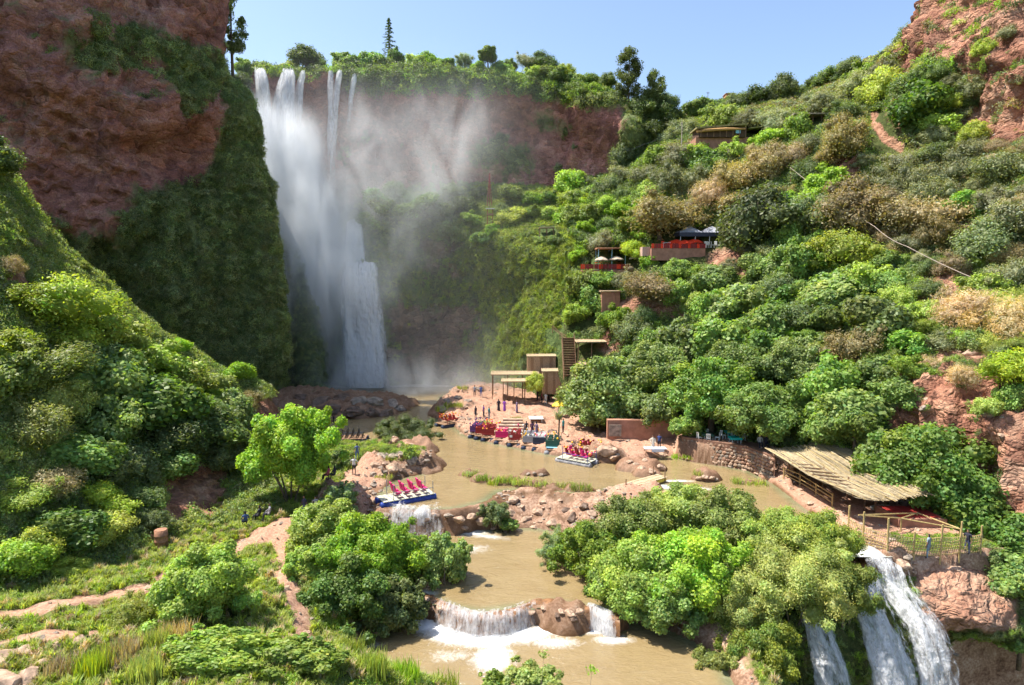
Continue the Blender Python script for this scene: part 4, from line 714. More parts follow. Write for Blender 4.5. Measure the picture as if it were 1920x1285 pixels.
for i, (k, a, b, c, Y, z, n, lb) in enumerate((('bright', 1105, 1040, 58, 42, .95, 18000, 'leftmost rounded crown of the right thicket beside the middle pool'), ('bright', 1185, 1000, 72, 43, .9, 22000, 'upper left crown of the right thicket below the rock barrier'), ('bright', 1275, 965, 66, 44, .8, 20000, 'crown of the right thicket just in front of the small channel islet'), ('bright', 1355, 985, 66, 42.5, .95, 20000, 'highest crown in the middle of the right thicket'), ('bright', 1195, 1100, 78, 38.5, .95, 26000, 'lower left crown of the right thicket drooping over the river step'), ('bright', 1300, 1070, 84, 38, .95, 28000, 'broad central crown of the right thicket in full sun'), ('fig', 1250, 1175, 54, 36, .95, 16000, 'lowest crown of the right thicket above the lower pool'), ('fig', 1150, 1125, 44, 39, .9, 12000, 'small dark crown at the water edge of the right thicket'))):
    near(k, a, b, c, Y, lb, z, .21, n, 20+i, group=GC, gz=-1.4)
GW = 'fine leaved tree crowns right of the thicket'
for i, (a, b, c, Y, z, n, lb) in enumerate(((1455, 1010, 62, 40, .9, 22000, 'upper left crown of the fine leaved trees behind the thicket'), (1540, 1020, 62, 40, .9, 22000, 'crown of the fine leaved trees touching the bamboo platform'), (1490, 1090, 88, 37, .9, 34000, 'broadest sunlit crown of the fine leaved trees'), (1400, 1130, 66, 36, 1., 24000, 'darker crown of the fine leaved trees beside the thicket'), (1580, 1110, 50, 37, 1.15, 18000, 'crown of the fine leaved trees hanging beside the cascades'), (1430, 1225, 62, 33.5, 1., 22000, 'lowest crown of the fine leaved trees above the left cascade'), (1350, 1265, 44, 33, 1., 14000, 'bottom crown of the fine leaved trees by the lower pool'))):
    near('willow', a, b, c, Y, lb, z, .2, n, 40+i, group=GW, gz=-3.5, noun='tree', asp=.42, rag=.5, nl=60)
# bottom edge
near('bright', 1000, 1283, 46, 26.5, 'broad leaved sprig bush at the bottom edge in front of the river', .7, .22, 7000, 60, gz=-1, asp=.6, rag=.7, core=.4)
near('bright', 930, 1292, 30, 27, 'small leafy bush at the bottom edge left of the sprig bush', .8, .2, 4000, 61, gz=-1, rag=.7, core=.4)
near('lime', 255, 1165, 48, 30, 'loose yellow green weeds left of the round green bush', .9, .16, 9000, 62, asp=.3, rag=.8, core=.3)
near('bright', 420, 1258, 50, 26, 'leafy patch at the bottom left of the narrow footpath', .75, .17, 12000, 63, sx=1.8)
near('bright', 560, 1270, 46, 26, 'leafy patch at the bottom end of the narrow footpath', .7, .17, 9000, 64, sx=1.5)
near('grey', 1045, 1025, 34, 44, 'grey green reedy bush at the left edge of the right thicket', .8, .4, 6000, 65, asp=.12, gz=-1.5, rag=.8, core=.4)
near('grey', 928, 965, 24, 50, 'grey green bush on the rock barrier above the middle pool', 1.1, .2, 6000, 66, asp=.4)
near('fig', 952, 985, 16, 49.5, 'small fresh bush at the foot of the grey green bush', .7, .2, 3500, 67)
near('dark', 765, 826, 52, 75.5, 'low dark bush covering the islet in the shaded pool', .7, .3, 14000, 68, asp=.3)
near('dark', 640, 870, 22, 60, 'dark shrub left of the two walkers on the path', 1., .22, 4000, 69)
near('bright', 768, 880, 9, 60, 'narrow green clump hanging on the rock islet', 1.6, .25, 1500, 70)
# ---------------------------------------------------------------- undergrowth scattered over the terrain
def clump(name, kind, seed, n=240, leaf=.22, asp=.5, flat=.6, droop=.2):
    rng = np.random.default_rng(seed); d = rng.normal(size=(n, 3)); d[:, 2] = abs(d[:, 2]); d /= np.linalg.norm(d, axis=1, keepdims=True); p = d*rng.uniform(.35, 1.05, (n, 1))*np.array((1, 1, flat)); p += .22*np.sin(p[:, [1, 2, 0]]*5+seed)
    nn = d+rng.normal(size=d.shape)*.5; nn /= np.linalg.norm(nn, axis=1, keepdims=True); b = rng.uniform(.65, 1.3, n); y = rng.normal(0, .1, n)
    v, f, c = leaves(p, nn, leaf, leaf*asp, rng, droop, np.stack([b*(1+y), b, b*(1-y)], 1)); return bpy.data.objects.new(name, mesh_np(name, v, f, KM[kind], {'tint': c}, smooth=False))
def tuft(name, kind, seed, n=46, h=1., w_=.05, spread=.55):
    rng = np.random.default_rng(seed); V = []; b0 = rng.normal(size=(n, 3))*np.array((.16, .16, 0)); a = rng.uniform(0, 6.28, n); s = rng.uniform(.1, spread, n); hh = h*rng.uniform(.5, 1.1, n)
    o = np.stack([np.cos(a)*s, np.sin(a)*s, np.ones(n)], 1); sd = np.stack([-np.sin(a), np.cos(a), 0*a], 1)*w_
    mid = b0+o*hh[:, None]*.55*np.array((.7, .7, 1)); tip = b0+o*hh[:, None]*np.array((1.5, 1.5, .95)); v = np.stack([b0-sd, b0+sd, mid+sd*.8, mid-sd*.8, tip], 1).reshape(-1, 3)
    i = np.arange(n)*5; f = np.concatenate([np.stack([i, i+1, i+2, i+3], 1), np.stack([i+3, i+2, i+4, i+4], 1)]); tris = f[n:, :3]
    me = bpy.data.meshes.new(name); me.from_pydata(v.tolist(), [], [tuple(q) for q in f[:n].tolist()]+[tuple(q) for q in tris.tolist()]); me.materials.append(KM[kind]); bb = np.repeat(rng.uniform(.7, 1.3, n), 5); y = np.repeat(rng.normal(0, .12, n), 5)
    at = me.attributes.new('tint', 'FLOAT_COLOR', 'POINT'); at.data.foreach_set('color', np.stack([bb*(1+y), bb, bb*(1-y), 1+0*bb], 1).astype(np.float32).ravel()); return bpy.data.objects.new(name, me)
CL = {}
for k in KC: CL[k] = [clump('clump_'+k, k, 500+i+len(k)*3, asp=.5) for i in range(2)]
TU = {k: [tuft('tuft_'+k, k, 700+i) for i in range(2)] for k in ('lime', 'willow', 'tan', 'shade', 'bright')}
def scatter(name, label, pts, nrm, scl, idx, objs, up=.5, kind='stuff'):
    c = bpy.data.collections.new(name+'_sources')
    for i, o in enumerate(objs): o2 = bpy.data.objects.new(f'{i:02d}_'+o.name, o.data); c.objects.link(o2)
    me = bpy.data.meshes.new(name); me.from_pydata(pts.tolist(), [], [])
    rot = np.zeros((len(pts), 3), np.float32); nn = nrm*(1-up)+np.array((0, 0, up))
    for i, q in enumerate(nn): rot[i] = (Vector(q).to_track_quat('Z', 'Y') @ Euler((0, 0, random.uniform(0, 6.28))).to_quaternion()).to_euler()[:]
    for nm, ty, d, fld in (('rot', 'FLOAT_VECTOR', rot, 'vector'), ('scl', 'FLOAT', scl.astype(np.float32), 'value'), ('idx', 'INT', idx.astype(np.int32), 'value')): a = me.attributes.new(nm, ty, 'POINT'); a.data.foreach_set(fld, d.ravel())
    o = link(name, me, label=label, kind=kind); g = bpy.data.node_groups.new(name, 'GeometryNodeTree'); g.interface.new_socket('Geometry', in_out='INPUT', socket_type='NodeSocketGeometry'); g.interface.new_socket('Geometry', in_out='OUTPUT', socket_type='NodeSocketGeometry')
    n = g.nodes.new; i_, o_ = n('NodeGroupInput'), n('NodeGroupOutput'); ci = n('GeometryNodeCollectionInfo'); ci.inputs['Collection'].default_value = c; ci.inputs['Separate Children'].default_value = True; ci.inputs['Reset Children'].default_value = True
    ip = n('GeometryNodeInstanceOnPoints'); ip.inputs['Pick Instance'].default_value = True
    def at(nm, ty): x = n('GeometryNodeInputNamedAttribute'); x.data_type = ty; x.inputs['Name'].default_value = nm; return x.outputs[0]
    L_ = g.links.new; L_(i_.outputs[0], ip.inputs['Points']); L_(ci.outputs[0], ip.inputs['Instance']); L_(at('idx', 'INT'), ip.inputs['Instance Index']); L_(at('rot', 'FLOAT_VECTOR'), ip.inputs['Rotation']); L_(at('scl', 'FLOAT'), ip.inputs['Scale']); L_(ip.outputs[0], o_.inputs[0])
    m = o.modifiers.new('scatter', 'NODES'); m.node_group = g; return o
def pick(tn, n, prob, seed=0, flt=None):
    t = TERR[tn]; rng = np.random.default_rng(seed); w_ = np.clip(prob(t), 0, None); f = t['f']; v = t['v']
    ar = np.linalg.norm(np.cross(v[f[:, 1]]-v[f[:, 0]], v[f[:, 3]]-v[f[:, 0]]), axis=1); w_ = w_[f[:, 0]]*ar; k = rng.choice(len(f), n, p=w_/w_.sum()); uu = rng.random((n, 2))
    q = f[k]; p = v[q[:, 0]]+(v[q[:, 1]]-v[q[:, 0]])*uu[:, :1]+(v[q[:, 3]]-v[q[:, 0]])*uu[:, 1:]; return p, t['n'][q[:, 0]], k, rng
def inview(t, m=60): return ((t['px'] > -m) & (t['px'] < 1920+m) & (t['py'] > -m) & (t['py'] < 1285+m)).astype(float)
def O(*ks): return [o for k in ks for o in CL[k]]
p, n_, k, rg1 = pick('left_cliff', 12000, lambda t: inview(t)*sstep(.3, .95, t['veg']+.3*fbm(t['v'], .5, 2, 5)), 1)
scatter('cliff_grass', 'dull green grass and herbs clinging to the left cliff', p, n_, rg1.uniform(.2, 1.15, len(p)), rg1.choice(6, len(p), p=[.33, .33, .06, .06, .11, .11]), O('shade', 'dark', 'grey'), .25)
p, n_, k, rg1 = pick('left_buttress', 2200, lambda t: inview(t), 2)
scatter('buttress_moss', 'moss and hanging herbs on the green buttress', p, n_, rg1.uniform(.3, .8, len(p)), rg1.integers(0, 4, len(p)), O('shade', 'dark'), .1)
p, n_, k, rg1 = pick('back_cliff', 9000, lambda t: inview(t)*sstep(.5, .85, t['veg'])*(t['v'][:, 1] < 150), 3)
scatter('rim_herbs', 'grass and creepers along the rim and wall of the back cliff', p, n_, rg1.uniform(.4, 1.5, len(p))*(.7+.5*(p[:, 2] > 54)), np.where(p[:, 2] > 55, rg1.integers(2, 8, len(p)), rg1.integers(0, 4, len(p))), O('shade', 'dark', 'fig', 'bright'), .3)
p, n_, k, rg1 = pick('tufa_slope', 11000, lambda t: clear(t)*inview(t)*sstep(.35, .75, t['veg']+.5*fbm(t['v']*np.array([1.5, 1.5, .3]), .3, 3, 5)), 4)
scatter('creeper', 'green creepers trailing down the central tufa slope', p, n_, rg1.uniform(.3, 1.0, len(p)), np.where((p[:, 0] > -7) & (rg1.random(len(p)) < .6), rg1.integers(2, 4, len(p)), rg1.integers(0, 8, len(p))), O('fig', 'lime', 'grey', 'shade'), .15)  # more yellow green clumps on the right, stronger sunlight put into leaf colour
p, n_, k, rg1 = pick('right_hill', 20000, lambda t: clear(t)*(inview(t)*sstep(.35, .65, t['veg'])+.03*inview(t)), 5)
ppx, ppy = PX(p); br = (vn(p, .1, 9) > .52) & (ppy < 480) & (ppx > 1250); ix = np.where(br, rg1.integers(0, 8, len(p)), 8+rg1.integers(0, 8, len(p)))
scatter('hill_undergrowth', 'mixed undergrowth between the shrubs of the right hillside', p, n_, rg1.uniform(.3, 1.3, len(p))*np.clip(p[:, 1]/85, .55, 1.2), ix, O('olive', 'brown', 'lime', 'grey', 'fig', 'bright', 'grey', 'dark'), .4)
p, n_, k, rg1 = pick('left_hill', 14000, lambda t: inview(t)*sstep(.3, .6, t['veg']), 6)
ppx, ppy = PX(p); hi = sstep(-80, 60, (ppy-300)-(ppx*.85)) < rg1.random(len(p)); ix = np.where(hi, rg1.integers(0, 6, len(p)), 6+rg1.integers(0, 6, len(p)))
scatter('left_undergrowth', 'mixed undergrowth on the left hillside', p, n_, rg1.uniform(.25, .95, len(p)), ix, O('lime', 'bright', 'willow', 'fig', 'shade', 'willow'), .5)
p, n_, k, rg1 = pick('lower_ledge', 1500, lambda t: inview(t)*sstep(.5, .9, t['veg']), 7)
scatter('ledge_moss', 'moss and herbs on the wet rock around the lower cascades', p, n_, rg1.uniform(.12, .4, len(p)), rg1.integers(0, 6, len(p)), O('shade', 'fig', 'bright'), .3)
# grass on the ground
t = TERR['ground']; t['f'] = gf; t['n'] = np.tile((0, 0, 1.), (len(gv), 1)); t['px'], t['py'] = PX(gv); dmr = DM.ravel()
p, n_, k, rg1 = pick('ground', 11000, lambda t: inview(t)*sstep(.5, .8, t['veg'])*(dmr > .15)*(t['v'][:, 1] < 60)*(t['v'][:, 0] < 14), 8)
scatter('grass', 'long grass and weeds on the left bank', p, n_, rg1.uniform(.18, .55, len(p)), rg1.choice(6, len(p), p=[.2, .2, .2, .2, .1, .1]), TU['lime']+TU['willow']+TU['tan'], .8)
p, n_, k, rg1 = pick('ground', 15000, lambda t: inview(t)*sstep(.45, .8, t['veg'])*(dmr > .1)*(.25+sstep(.4, .6, vn(t['v'], .25, 3))), 9)
scatter('weeds', 'leafy ground cover on the river banks', p, n_, rg1.uniform(.1, .5, len(p)), rg1.integers(0, 6, len(p)), O('bright', 'fig', 'lime'), .8)

# loose stones on the bare ground
SRC = [bpy.data.objects.new('stone_source', boulder_me(900+i, (M_ROCK, M_GREY)[i % 2])) for i in range(4)]
p, n_, k, rg1 = pick('ground', 4200, lambda t: inview(t, 20)*(1-sstep(.2, .5, t['veg']))*(dmr > .05)*np.clip(1.2-dmr*.25, .12, 1)*(.2+sstep(.45, .6, vn(t['v'], .5, 3))), 12)
scatter('rubble', 'loose stones and pebbles on the bare river banks', p, n_, np.exp(rg1.normal(-2.2, .55, len(p))), rg1.integers(0, 4, len(p)), SRC, .9)
p, n_, k, rg1 = pick('right_hill', 90, lambda t: inview(t, 20)*(1-sstep(.2, .5, t['veg'])), 13)
scatter('scree', 'loose rocks on the bare red parts of the right hillside', p, n_, np.exp(rg1.normal(-1.8, .4, len(p))), rg1.integers(0, 4, len(p)), SRC, .5)

for px, py, py2, lb in ((1020, 1228, 1420, 'small leafy twig tip in front of the lower pool, left one'), (1110, 1256, 1430, 'small drooping twig tip in front of the lower pool, right one')):
    a_, b_ = Vector(U(px, py, 14)), Vector(U(px-25, py2, 13)); t = thing('twig', lb, 'twig', tuple(b_)); m = MB(); m.tube([(0, 0, -3), (0, 0, 0), (a_-b_)*.6+Vector((.03, 0, 0)), tuple(a_-b_)], [.012, .01, .006, .003], 5); m.build('stem', M_BARK, t)
    rng = np.random.default_rng(px); n = 34; d_ = rng.normal(size=(n, 3)); d_ /= np.linalg.norm(d_, axis=1, keepdims=True); b2 = rng.uniform(.8, 1.3, n); v, f, cc = leaves(np.array(a_-b_)+d_*rng.uniform(.02, .17, (n, 1)), d_, .1, .055, rng, .4, np.stack([b2, b2, b2], 1)); link('leaves', mesh_np('leaves', v, f, KM['bright'], {'tint': cc}, smooth=False), t)
# ---------------------------------------------------------------- spray of the falls
def mist():
    k = N('mist'); co = k.co()
    wob = k.n('ShaderNodeTexNoise', {'Vector': co, 'Scale': .07, 'Detail': 2}).outputs[1]
    q = k.vm('ADD', co, k.vm('SCALE', k.vm('SUBTRACT', wob, (.5, .5, .5)).outputs[0]).outputs[0]).outputs[0]
    q.node.inputs[1].links[0].from_node.inputs['Scale'].default_value = 8
    def plume(a, b, r0, r1, amp, t0=.0, t1=.25, t2=.8, t3=1.15):
        a, b = Vector(a), Vector(b); L = (b-a).length; d = (b-a)/L
        rel = k.vm('SUBTRACT', q, tuple(a)).outputs[0]; t = k.vm('DOT_PRODUCT', rel, tuple(d)).outputs['Value']
        n = k.vm('CROSS_PRODUCT', rel, tuple(d)).outputs[0]; dist = k.vm('LENGTH', n).outputs['Value']; tn = k.math('DIVIDE', t, L)
        x = k.math('DIVIDE', dist, k.mr(tn, 0, 1, r0, r1)); g = k.math('EXPONENT', k.math('MULTIPLY', k.math('MULTIPLY', x, x), -1))
        e = k.math('MULTIPLY', k.mr(tn, t0, t1), k.mr(tn, t3, t2)); return k.math('MULTIPLY', k.math('MULTIPLY', g, e), amp)
    A_ = [plume(U(488, 190, 117), U(585, 560, 114.5), 3.2, 6.6, .9, -.06, .25, .85, 1.25), plume(U(542, 210, 118), U(618, 560, 113.5), 3.0, 6.4, .5, -.05, .35, .8, 1.2), plume(U(560, 500, 114), U(635, 700, 111.5), 4.6, 3.6, .22, -.2, .2, .7, 1.1)]
    B_ = [plume(U(560, 712, 109), U(980, 724, 106), 3.8, 2.6, .3, -.1, .2, .5, 1.05), plume(U(730, 560, 115), U(860, 190, 122), 3.6, 6, .085, -.2, .2, .75, 1.15), plume(U(690, 640, 112), U(690, 220, 121), 5, 6, .09, -.1, .2, .8, 1.2), plume(U(870, 730, 106), U(905, 610, 110), 2.2, 2.6, .035, -.1, .3, .6, 1.2)]
    def tot(L_):
        s = L_[0]
        for x in L_[1:]: s = k.math('ADD', s, x)
        return s
    st = k.n('ShaderNodeMapping', {'Vector': co, 'Rotation': (0, R(-20), 0), 'Scale': (.34, .2, .07)}).outputs[0]
    s = k.math('MULTIPLY', tot(A_), k.mr(k.noise(1, 4, .6, st, .6), .34, .64, .1, 1.7))
    bi = k.n('ShaderNodeMapping', {'Vector': co, 'Rotation': (0, R(35), 0), 'Scale': (.13, .1, .07)}).outputs[0]
    s = k.math('ADD', s, k.math('MULTIPLY', tot(B_), k.mr(k.noise(1, 4, .55, bi, 1.2), .38, .66, .05, 1.7))); sx = k.n('ShaderNodeSeparateXYZ', {0: co}).outputs; s = k.math('MULTIPLY', k.math('ADD', s, .003), k.math('MULTIPLY', k.mr(sx[0], -4, 9, 1, 0), k.mr(sx[2], 50, 58, 1, 0)))
    v = k.n('ShaderNodeVolumePrincipled', {'Color': (.95, .975, 1, 1), 'Density': s, 'Anisotropy': .3}).outputs[0]; k.t.links.new(v, k.out.inputs[1])
    k.m.cycles.volume_sampling = 'EQUIANGULAR' if 0 else 'MULTIPLE_IMPORTANCE'; k.m.cycles.volume_step_rate = 1.0
    m = MB(); m.box((-22, 111.5, 29), (66, 29, 60)); m.build('mist', k.m, kind='stuff', label='white spray and mist drifting off the waterfall')
mist()
BM_ = {m.name: [boulder_me(i*7+k, m) for i in range(4)] for k, m in enumerate((M_ROCK, M_GREY, M_DARKR))}
RW_ = {'pale_red_rock': 'pale reddish', 'weathered_rock': 'weathered grey', 'dark_wet_rock': 'dark wet'}
def at(px, py, names=('ground',), dz=0):
    h = hit(px, py, names); p = h[0].copy() if h else Vector(U(px, py, 60)); p.z += dz; return p
def boulder(px, py, rp, k, names=('ground',), sz=1.):
    p = at(px, py+rp*.3, names); r = rp*p.y/FPX; w_, d = where(px, py); kk = ('pale_red_rock', 'weathered_rock', 'dark_wet_rock')[k]
    lab = f"{'small' if r < .7 else 'large' if r > 1.5 else 'medium'} {RW_[kk]} boulder {w_}"; n = 0
    for a in ('', 'rough ', 'low ', 'pitted ', 'angular ', 'rounded ', 'flat topped ', 'cracked '):
        l2 = lab.replace('boulder', a+'boulder', 1)
        if l2 not in USED: break
    USED[l2] = 1
    o = link('boulder', random.choice(BM_[kk]), None, (p.x, p.y, p.z-r*.2), random.uniform(0, 6.28), label=l2, category='boulder', group='boulders and ledges along the river'); o.scale = (r*random.uniform(.85, 1.2), r, r*sz); o.rotation_euler = (random.uniform(-.2, .2), random.uniform(-.2, .2), random.uniform(0, 6.28))
random.seed(5)
for s in """565 740 16 2;600 745 22 2;640 742 24 2;675 745 22 1;705 745 18 1;735 752 16 1;750 762 12 1;620 760 20 2;660 765 20 2;700 768 16 2;580 765 18 2;725 770 14 2
840 748 12 1;858 742 10 1;875 748 9 1;830 762 10 1;895 725 9 1;850 755 9 0;870 760 8 0;838 780 10 1;850 800 9 1;865 812 8 0;885 815 8 1;1135 838 18 0;1115 845 12 0;1150 850 12 0;1100 835 9 0;1070 830 7 0;1040 815 7 0;1017 808 8 2;1035 806 8 2;1190 868 9 0;1205 875 10 0;1222 880 10 0;1238 872 10 0;1245 890 8 0;1212 860 7 0;1180 862 7 0
720 850 14 1;745 848 16 1;770 856 14 1;790 862 10 2;705 868 12 0;735 872 14 0;700 885 10 1;755 880 10 2;700 905 9 1;685 912 8 0;625 925 16 0;650 935 14 0;640 945 12 0;670 920 8 0;612 920 8 0
725 962 12 1;745 958 10 1;765 965 14 2;785 958 9 1;800 968 12 2;735 972 10 2;815 962 8 0;842 962 9 1;860 968 12 0;885 962 11 0;905 972 13 0;930 985 9 0;955 958 13 0;985 970 11 0;1010 955 12 0;1035 975 14 0;1060 952 13 2;1075 965 15 2;1095 945 12 2;1110 958 12 0;1000 985 9 0;975 945 9 0;1020 938 9 0;1050 935 8 0;1125 935 8 0;1145 925 8 0;870 985 9 0;1140 915 8 0;1160 912 7 0
990 886 5 1;1002 885 5 1;1014 887 6 1;1022 888 4 2;1310 893 7 0;1322 890 9 0;1335 893 7 0;1342 896 5 1;1052 1142 9 0;1068 1145 11 0;1045 1150 8 2;1085 1142 10 0;1075 1155 10 2
825 1135 10 0;860 1150 9 2;900 1158 9 2;935 1160 9 0;960 1155 8 2;800 1120 9 0;995 1143 9 0;1020 1136 9 0;1120 1148 10 0;1145 1152 10 2
1480 912 8 0;1500 925 7 0;1465 900 6 1;1445 892 6 1;1420 885 6 0;1395 878 6 0;1370 872 6 1;1340 865 5 0;1520 940 8 0;1550 962 8 0;1290 858 5 0;1720 990 10 0;1560 905 10 0;1545 895 8 1;1690 1050 18 0;1600 820 10 1;1640 860 14 0;15 1225 44 0;60 1212 30 0;5 1265 50 0;105 1205 24 0;150 1195 16 0;50 1260 34 0;90 1235 20 0""".replace('\n', ';').split(';'):
    a, b, c, k = s.split(); boulder(float(a), float(b), float(c), int(k), sz=1. if float(c) > 9 else .8)
for a, b, c in ((1860, 290, 22), (1895, 305, 18), (1770, 565, 14), (1830, 655, 20), (1870, 290, 14), (1092, 680, 12), (1110, 686, 13), (1126, 680, 10), (1100, 696, 12), (1118, 698, 11), (1088, 700, 9), (1850, 768, 14)): boulder(a, b, c, 0, ('right_hill',))
# ---------------------------------------------------------------- materials of built things
def fl(name, c, r=.6, **k): return plain(name, c, r, k.get('var', .15), k.get('sc', 8), .1)
M_CRIM = fl('crimson_fabric', (.55, .02, .14)); M_RED = fl('red_paint', (.27, .03, .028)); M_BLUE = fl('blue_paint', (.03, .06, .28), .4); M_NAVY = fl('dark_blue_drum', (.03, .04, .07), .4); M_STEEL = fl('steel', (.3, .3, .32), .35); M_DECK = fl('worn_deck', (.42, .42, .33), .8, var=.3)
M_WOOD = plain('weathered_wood', (.22, .13, .075), .85, .4, 5, .4); M_BAM = plain('dry_bamboo', (.42, .31, .13), .6, .3, 4, .2); M_CANE = plain('bleached_cane', (.36, .29, .18), .7, .35, 3, .3); M_CANE2 = plain('grey_cane', (.33, .27, .17), .75, .35, 3, .3)
M_THATCH = plain('reed_matting', (.46, .30, .18), .95, .35, 7, .9); M_THATCHD = plain('dark_reed_matting', (.33, .20, .115), .95, .4, 9, .9); M_THATCHL = plain('pale_reed_roof', (.42, .32, .2), .95, .3, 7, .9); M_WALL = plain('clay_wall', (.36, .18, .12), .95, .25, 1.5, .5); M_STONE = plain('wall_stone', (.32, .19, .13), .95, .4, 3, .8); M_MORT = plain('wall_earth', (.20, .11, .075), .95, .3, 3, .6)
M_WHITE = fl('white_plastic', (.75, .75, .72), .4); M_TURQ = fl('turquoise_cloth', (.02, .42, .38)); M_TENT = fl('dark_tent_fabric', (.05, .055, .085)); M_TENTL = fl('pale_tent_top', (.35, .36, .42)); M_BEIGE = fl('beige_canvas', (.45, .36, .27)); M_OR = fl('orange_plastic', (.85, .16, .02)); M_YEL = fl('yellow_flowers', (.85, .5, .02)); M_PINK = fl('pink_flowers', (.75, .1, .2)); M_GRN = fl('green_cloth', (.035, .10, .07)); M_PUR = fl('purple_cloth', (.12, .05, .17)); M_CYAN = fl('pale_blue_panel', (.25, .5, .6)); M_RUST = plain('rusty_drum', (.30, .15, .09), .8, .4, 5, .4); M_DARK = fl('dark_shade_cloth', (.02, .05, .045)); M_POST = fl('pale_blue_post', (.25, .42, .5)); M_LRED = fl('light_red_rug', (.55, .06, .05)); M_PAR = fl('bright_red_canvas', (.80, .05, .015)); M_BLACK = fl('black_metal', (.02, .02, .025), .4)
# ---------------------------------------------------------------- rafts
def drum(m, a, b, r=.3, mm=0, n=10):
    a, b = Vector(a), Vector(b); L = (b-a).length; k = max(2, int(L/.9)); pts = []; rs = []
    for i in range(k):
        for t, q in ((0, .93), (.06, 1), (.45, 1), (.48, 1.05), (.52, 1.05), (.55, 1), (.94, 1), (1, .93)): pts.append(a.lerp(b, (i+t*.985)/k)); rs.append(r*q)
    m.tube(pts, rs, n, mm)
def chair_parts(m, x, y, z, rz, w_=.5, mm=0, bh=.62, lean=.25):
    c, s = math.cos(rz), math.sin(rz); P3 = lambda u, v, h: (x+u*c-v*s, y+u*s+v*c, z+h)
    m.box(P3(0, 0, .42), (w_, w_, .12), rz, mm); m.box(P3(-w_*.5-lean*.35, 0, .42+bh*.5), (.09, w_, bh), rz, mm, (0, -lean, 0))
def raft(lab, p0, p1, w_, rows, cols, seatm, drumm, deckm, garl=None, frame=None, bare=False, face=1, backs=None, bh=.62):
    p0, p1 = Vector(p0), Vector(p1); L = (p1-p0).length; a = math.atan2((p1-p0).y, (p1-p0).x); mid = (p0+p1)/2
    t = thing('raft', lab, 'raft', (mid.x, mid.y, 0), a, 'rafts moored in the upper pool')
    for s in (-1, 1): m = MB(); drum(m, (-L/2-.15, s*w_*.36, .1), (L/2+.15, s*w_*.36, .1), .3); m.build('pontoon', drumm, t, smooth=True)
    n = max(4, int(L/.45))
    for i in range(n): m = MB(); m.box((-L/2+(i+.5)*L/n, 0, .43), (L/n-.05, w_, .05)); m.build('plank', deckm, t)
    for r_ in range(rows):
        for c in range(cols):
            x = -L/2+L*.24+(L*.68)*(r_+.5)/rows; y = (c-(cols-1)/2)*w_*.8/cols; m = MB()
            if bare:
                for dx, dy, h in ((-.2, -.2, .95), (-.2, .2, .95), (.2, -.2, .45), (.2, .2, .45)): m.tube([(x+dx*face, y+dy, .45), (x+dx*face*1.3, y+dy, .45+h)], .03, 4)
                m.box((x, y, .86), (.42, .42, .05)); m.build('seat', seatm, t)
            else: chair_parts(m, x, y, .45, 0 if face > 0 else math.pi, .46, 0, bh); m.build('seat', seatm if (backs is None) else backs[(r_+c) % len(backs)], t)
    if frame:
        for x in (-L*.3, L*.46):
            for s in (-1, 1): m = MB(); m.tube([(x, s*w_*.47, .4), (x, s*w_*.47, 1.75 if x < 0 else 1.55)], .035, 5); m.build('post', frame, t)
        for s in (-1, 1): m = MB(); m.tube([(-L*.3, s*w_*.47, 1.1), (L*.46, s*w_*.47, 1.0)], .03, 5); m.build('rail', frame, t)
    if garl:
        rg_ = random.Random(int(L*100)+int(mid.x*10)); ms = list(garl); m = MB()
        for i in range(20):
            x = rg_.choice((L*.46, -L*.3, rg_.uniform(-L*.3, L*.46))); y = rg_.uniform(-w_*.5, w_*.5) if abs(x) in (L*.46, L*.3) else w_*.47*rg_.choice((-1, 1)); z = rg_.uniform(1.1, 1.75); r_ = rg_.uniform(.05, .11); mm = rg_.randrange(len(ms))
            m.tube([(x, y, z-r_), (x, y, z-r_*.5), (x, y, z+r_*.5), (x, y, z+r_)], [r_*.4, r_, r_, r_*.4], 6, mm)
        m.build('flower_garland', ms, t)
    return t
raft('raft with crimson deck chairs and a blue pontoon by the left shore', UZ(712, 944, .1), UZ(808, 927, .1), 1.9, 4, 2, M_CRIM, M_BLUE, M_DECK, face=1, bh=.75, frame=M_STEEL)
raft('dark raft with bare chair frames in the shaded pool', UZ(612, 826, .1), UZ(688, 824, .1), 2.2, 5, 2, M_BLACK, M_NAVY, M_WOOD, bare=True)
def er(px, py, L, dx=0, **k): p = UZ(px, py, .1); d = np.array((dx, 1, 0)); d /= np.linalg.norm(d); return p+d*.35, p+d*L
RAFTS = [(889, 822, 'purple framed raft at the far left end of the moored row', M_PUR, M_NAVY, (M_PUR, M_PINK), M_PUR), (900, 825, 'small dark red raft squeezed between the purple and the red one', M_RED, M_NAVY, (M_OR,), M_BLACK), (913, 828, 'red raft second from the left end of the moored row', M_RED, M_NAVY, (M_YEL, M_PINK), M_RED), (938, 833, 'brown raft with yellow and red flowers in the moored row', M_CRIM, M_NAVY, (M_YEL, M_PINK, M_OR), M_WOOD),
         (963, 838, 'red raft with a small white emblem and grey awning in the moored row', M_RED, M_NAVY, (M_PINK, M_WHITE), M_STEEL), (990, 843, 'grey raft with a yellow post and yellow flowers in the moored row', M_STEEL, M_NAVY, (M_YEL, M_WHITE), M_YEL), (1010, 846, 'dark raft with white and pink flowers in the moored row', M_WHITE, M_NAVY, (M_WHITE, M_PINK), M_STEEL), (1034, 852, 'raft with a green and pale blue bench at the right of the row', M_GRN, M_STEEL, (M_YEL, M_GRN), M_GRN)]
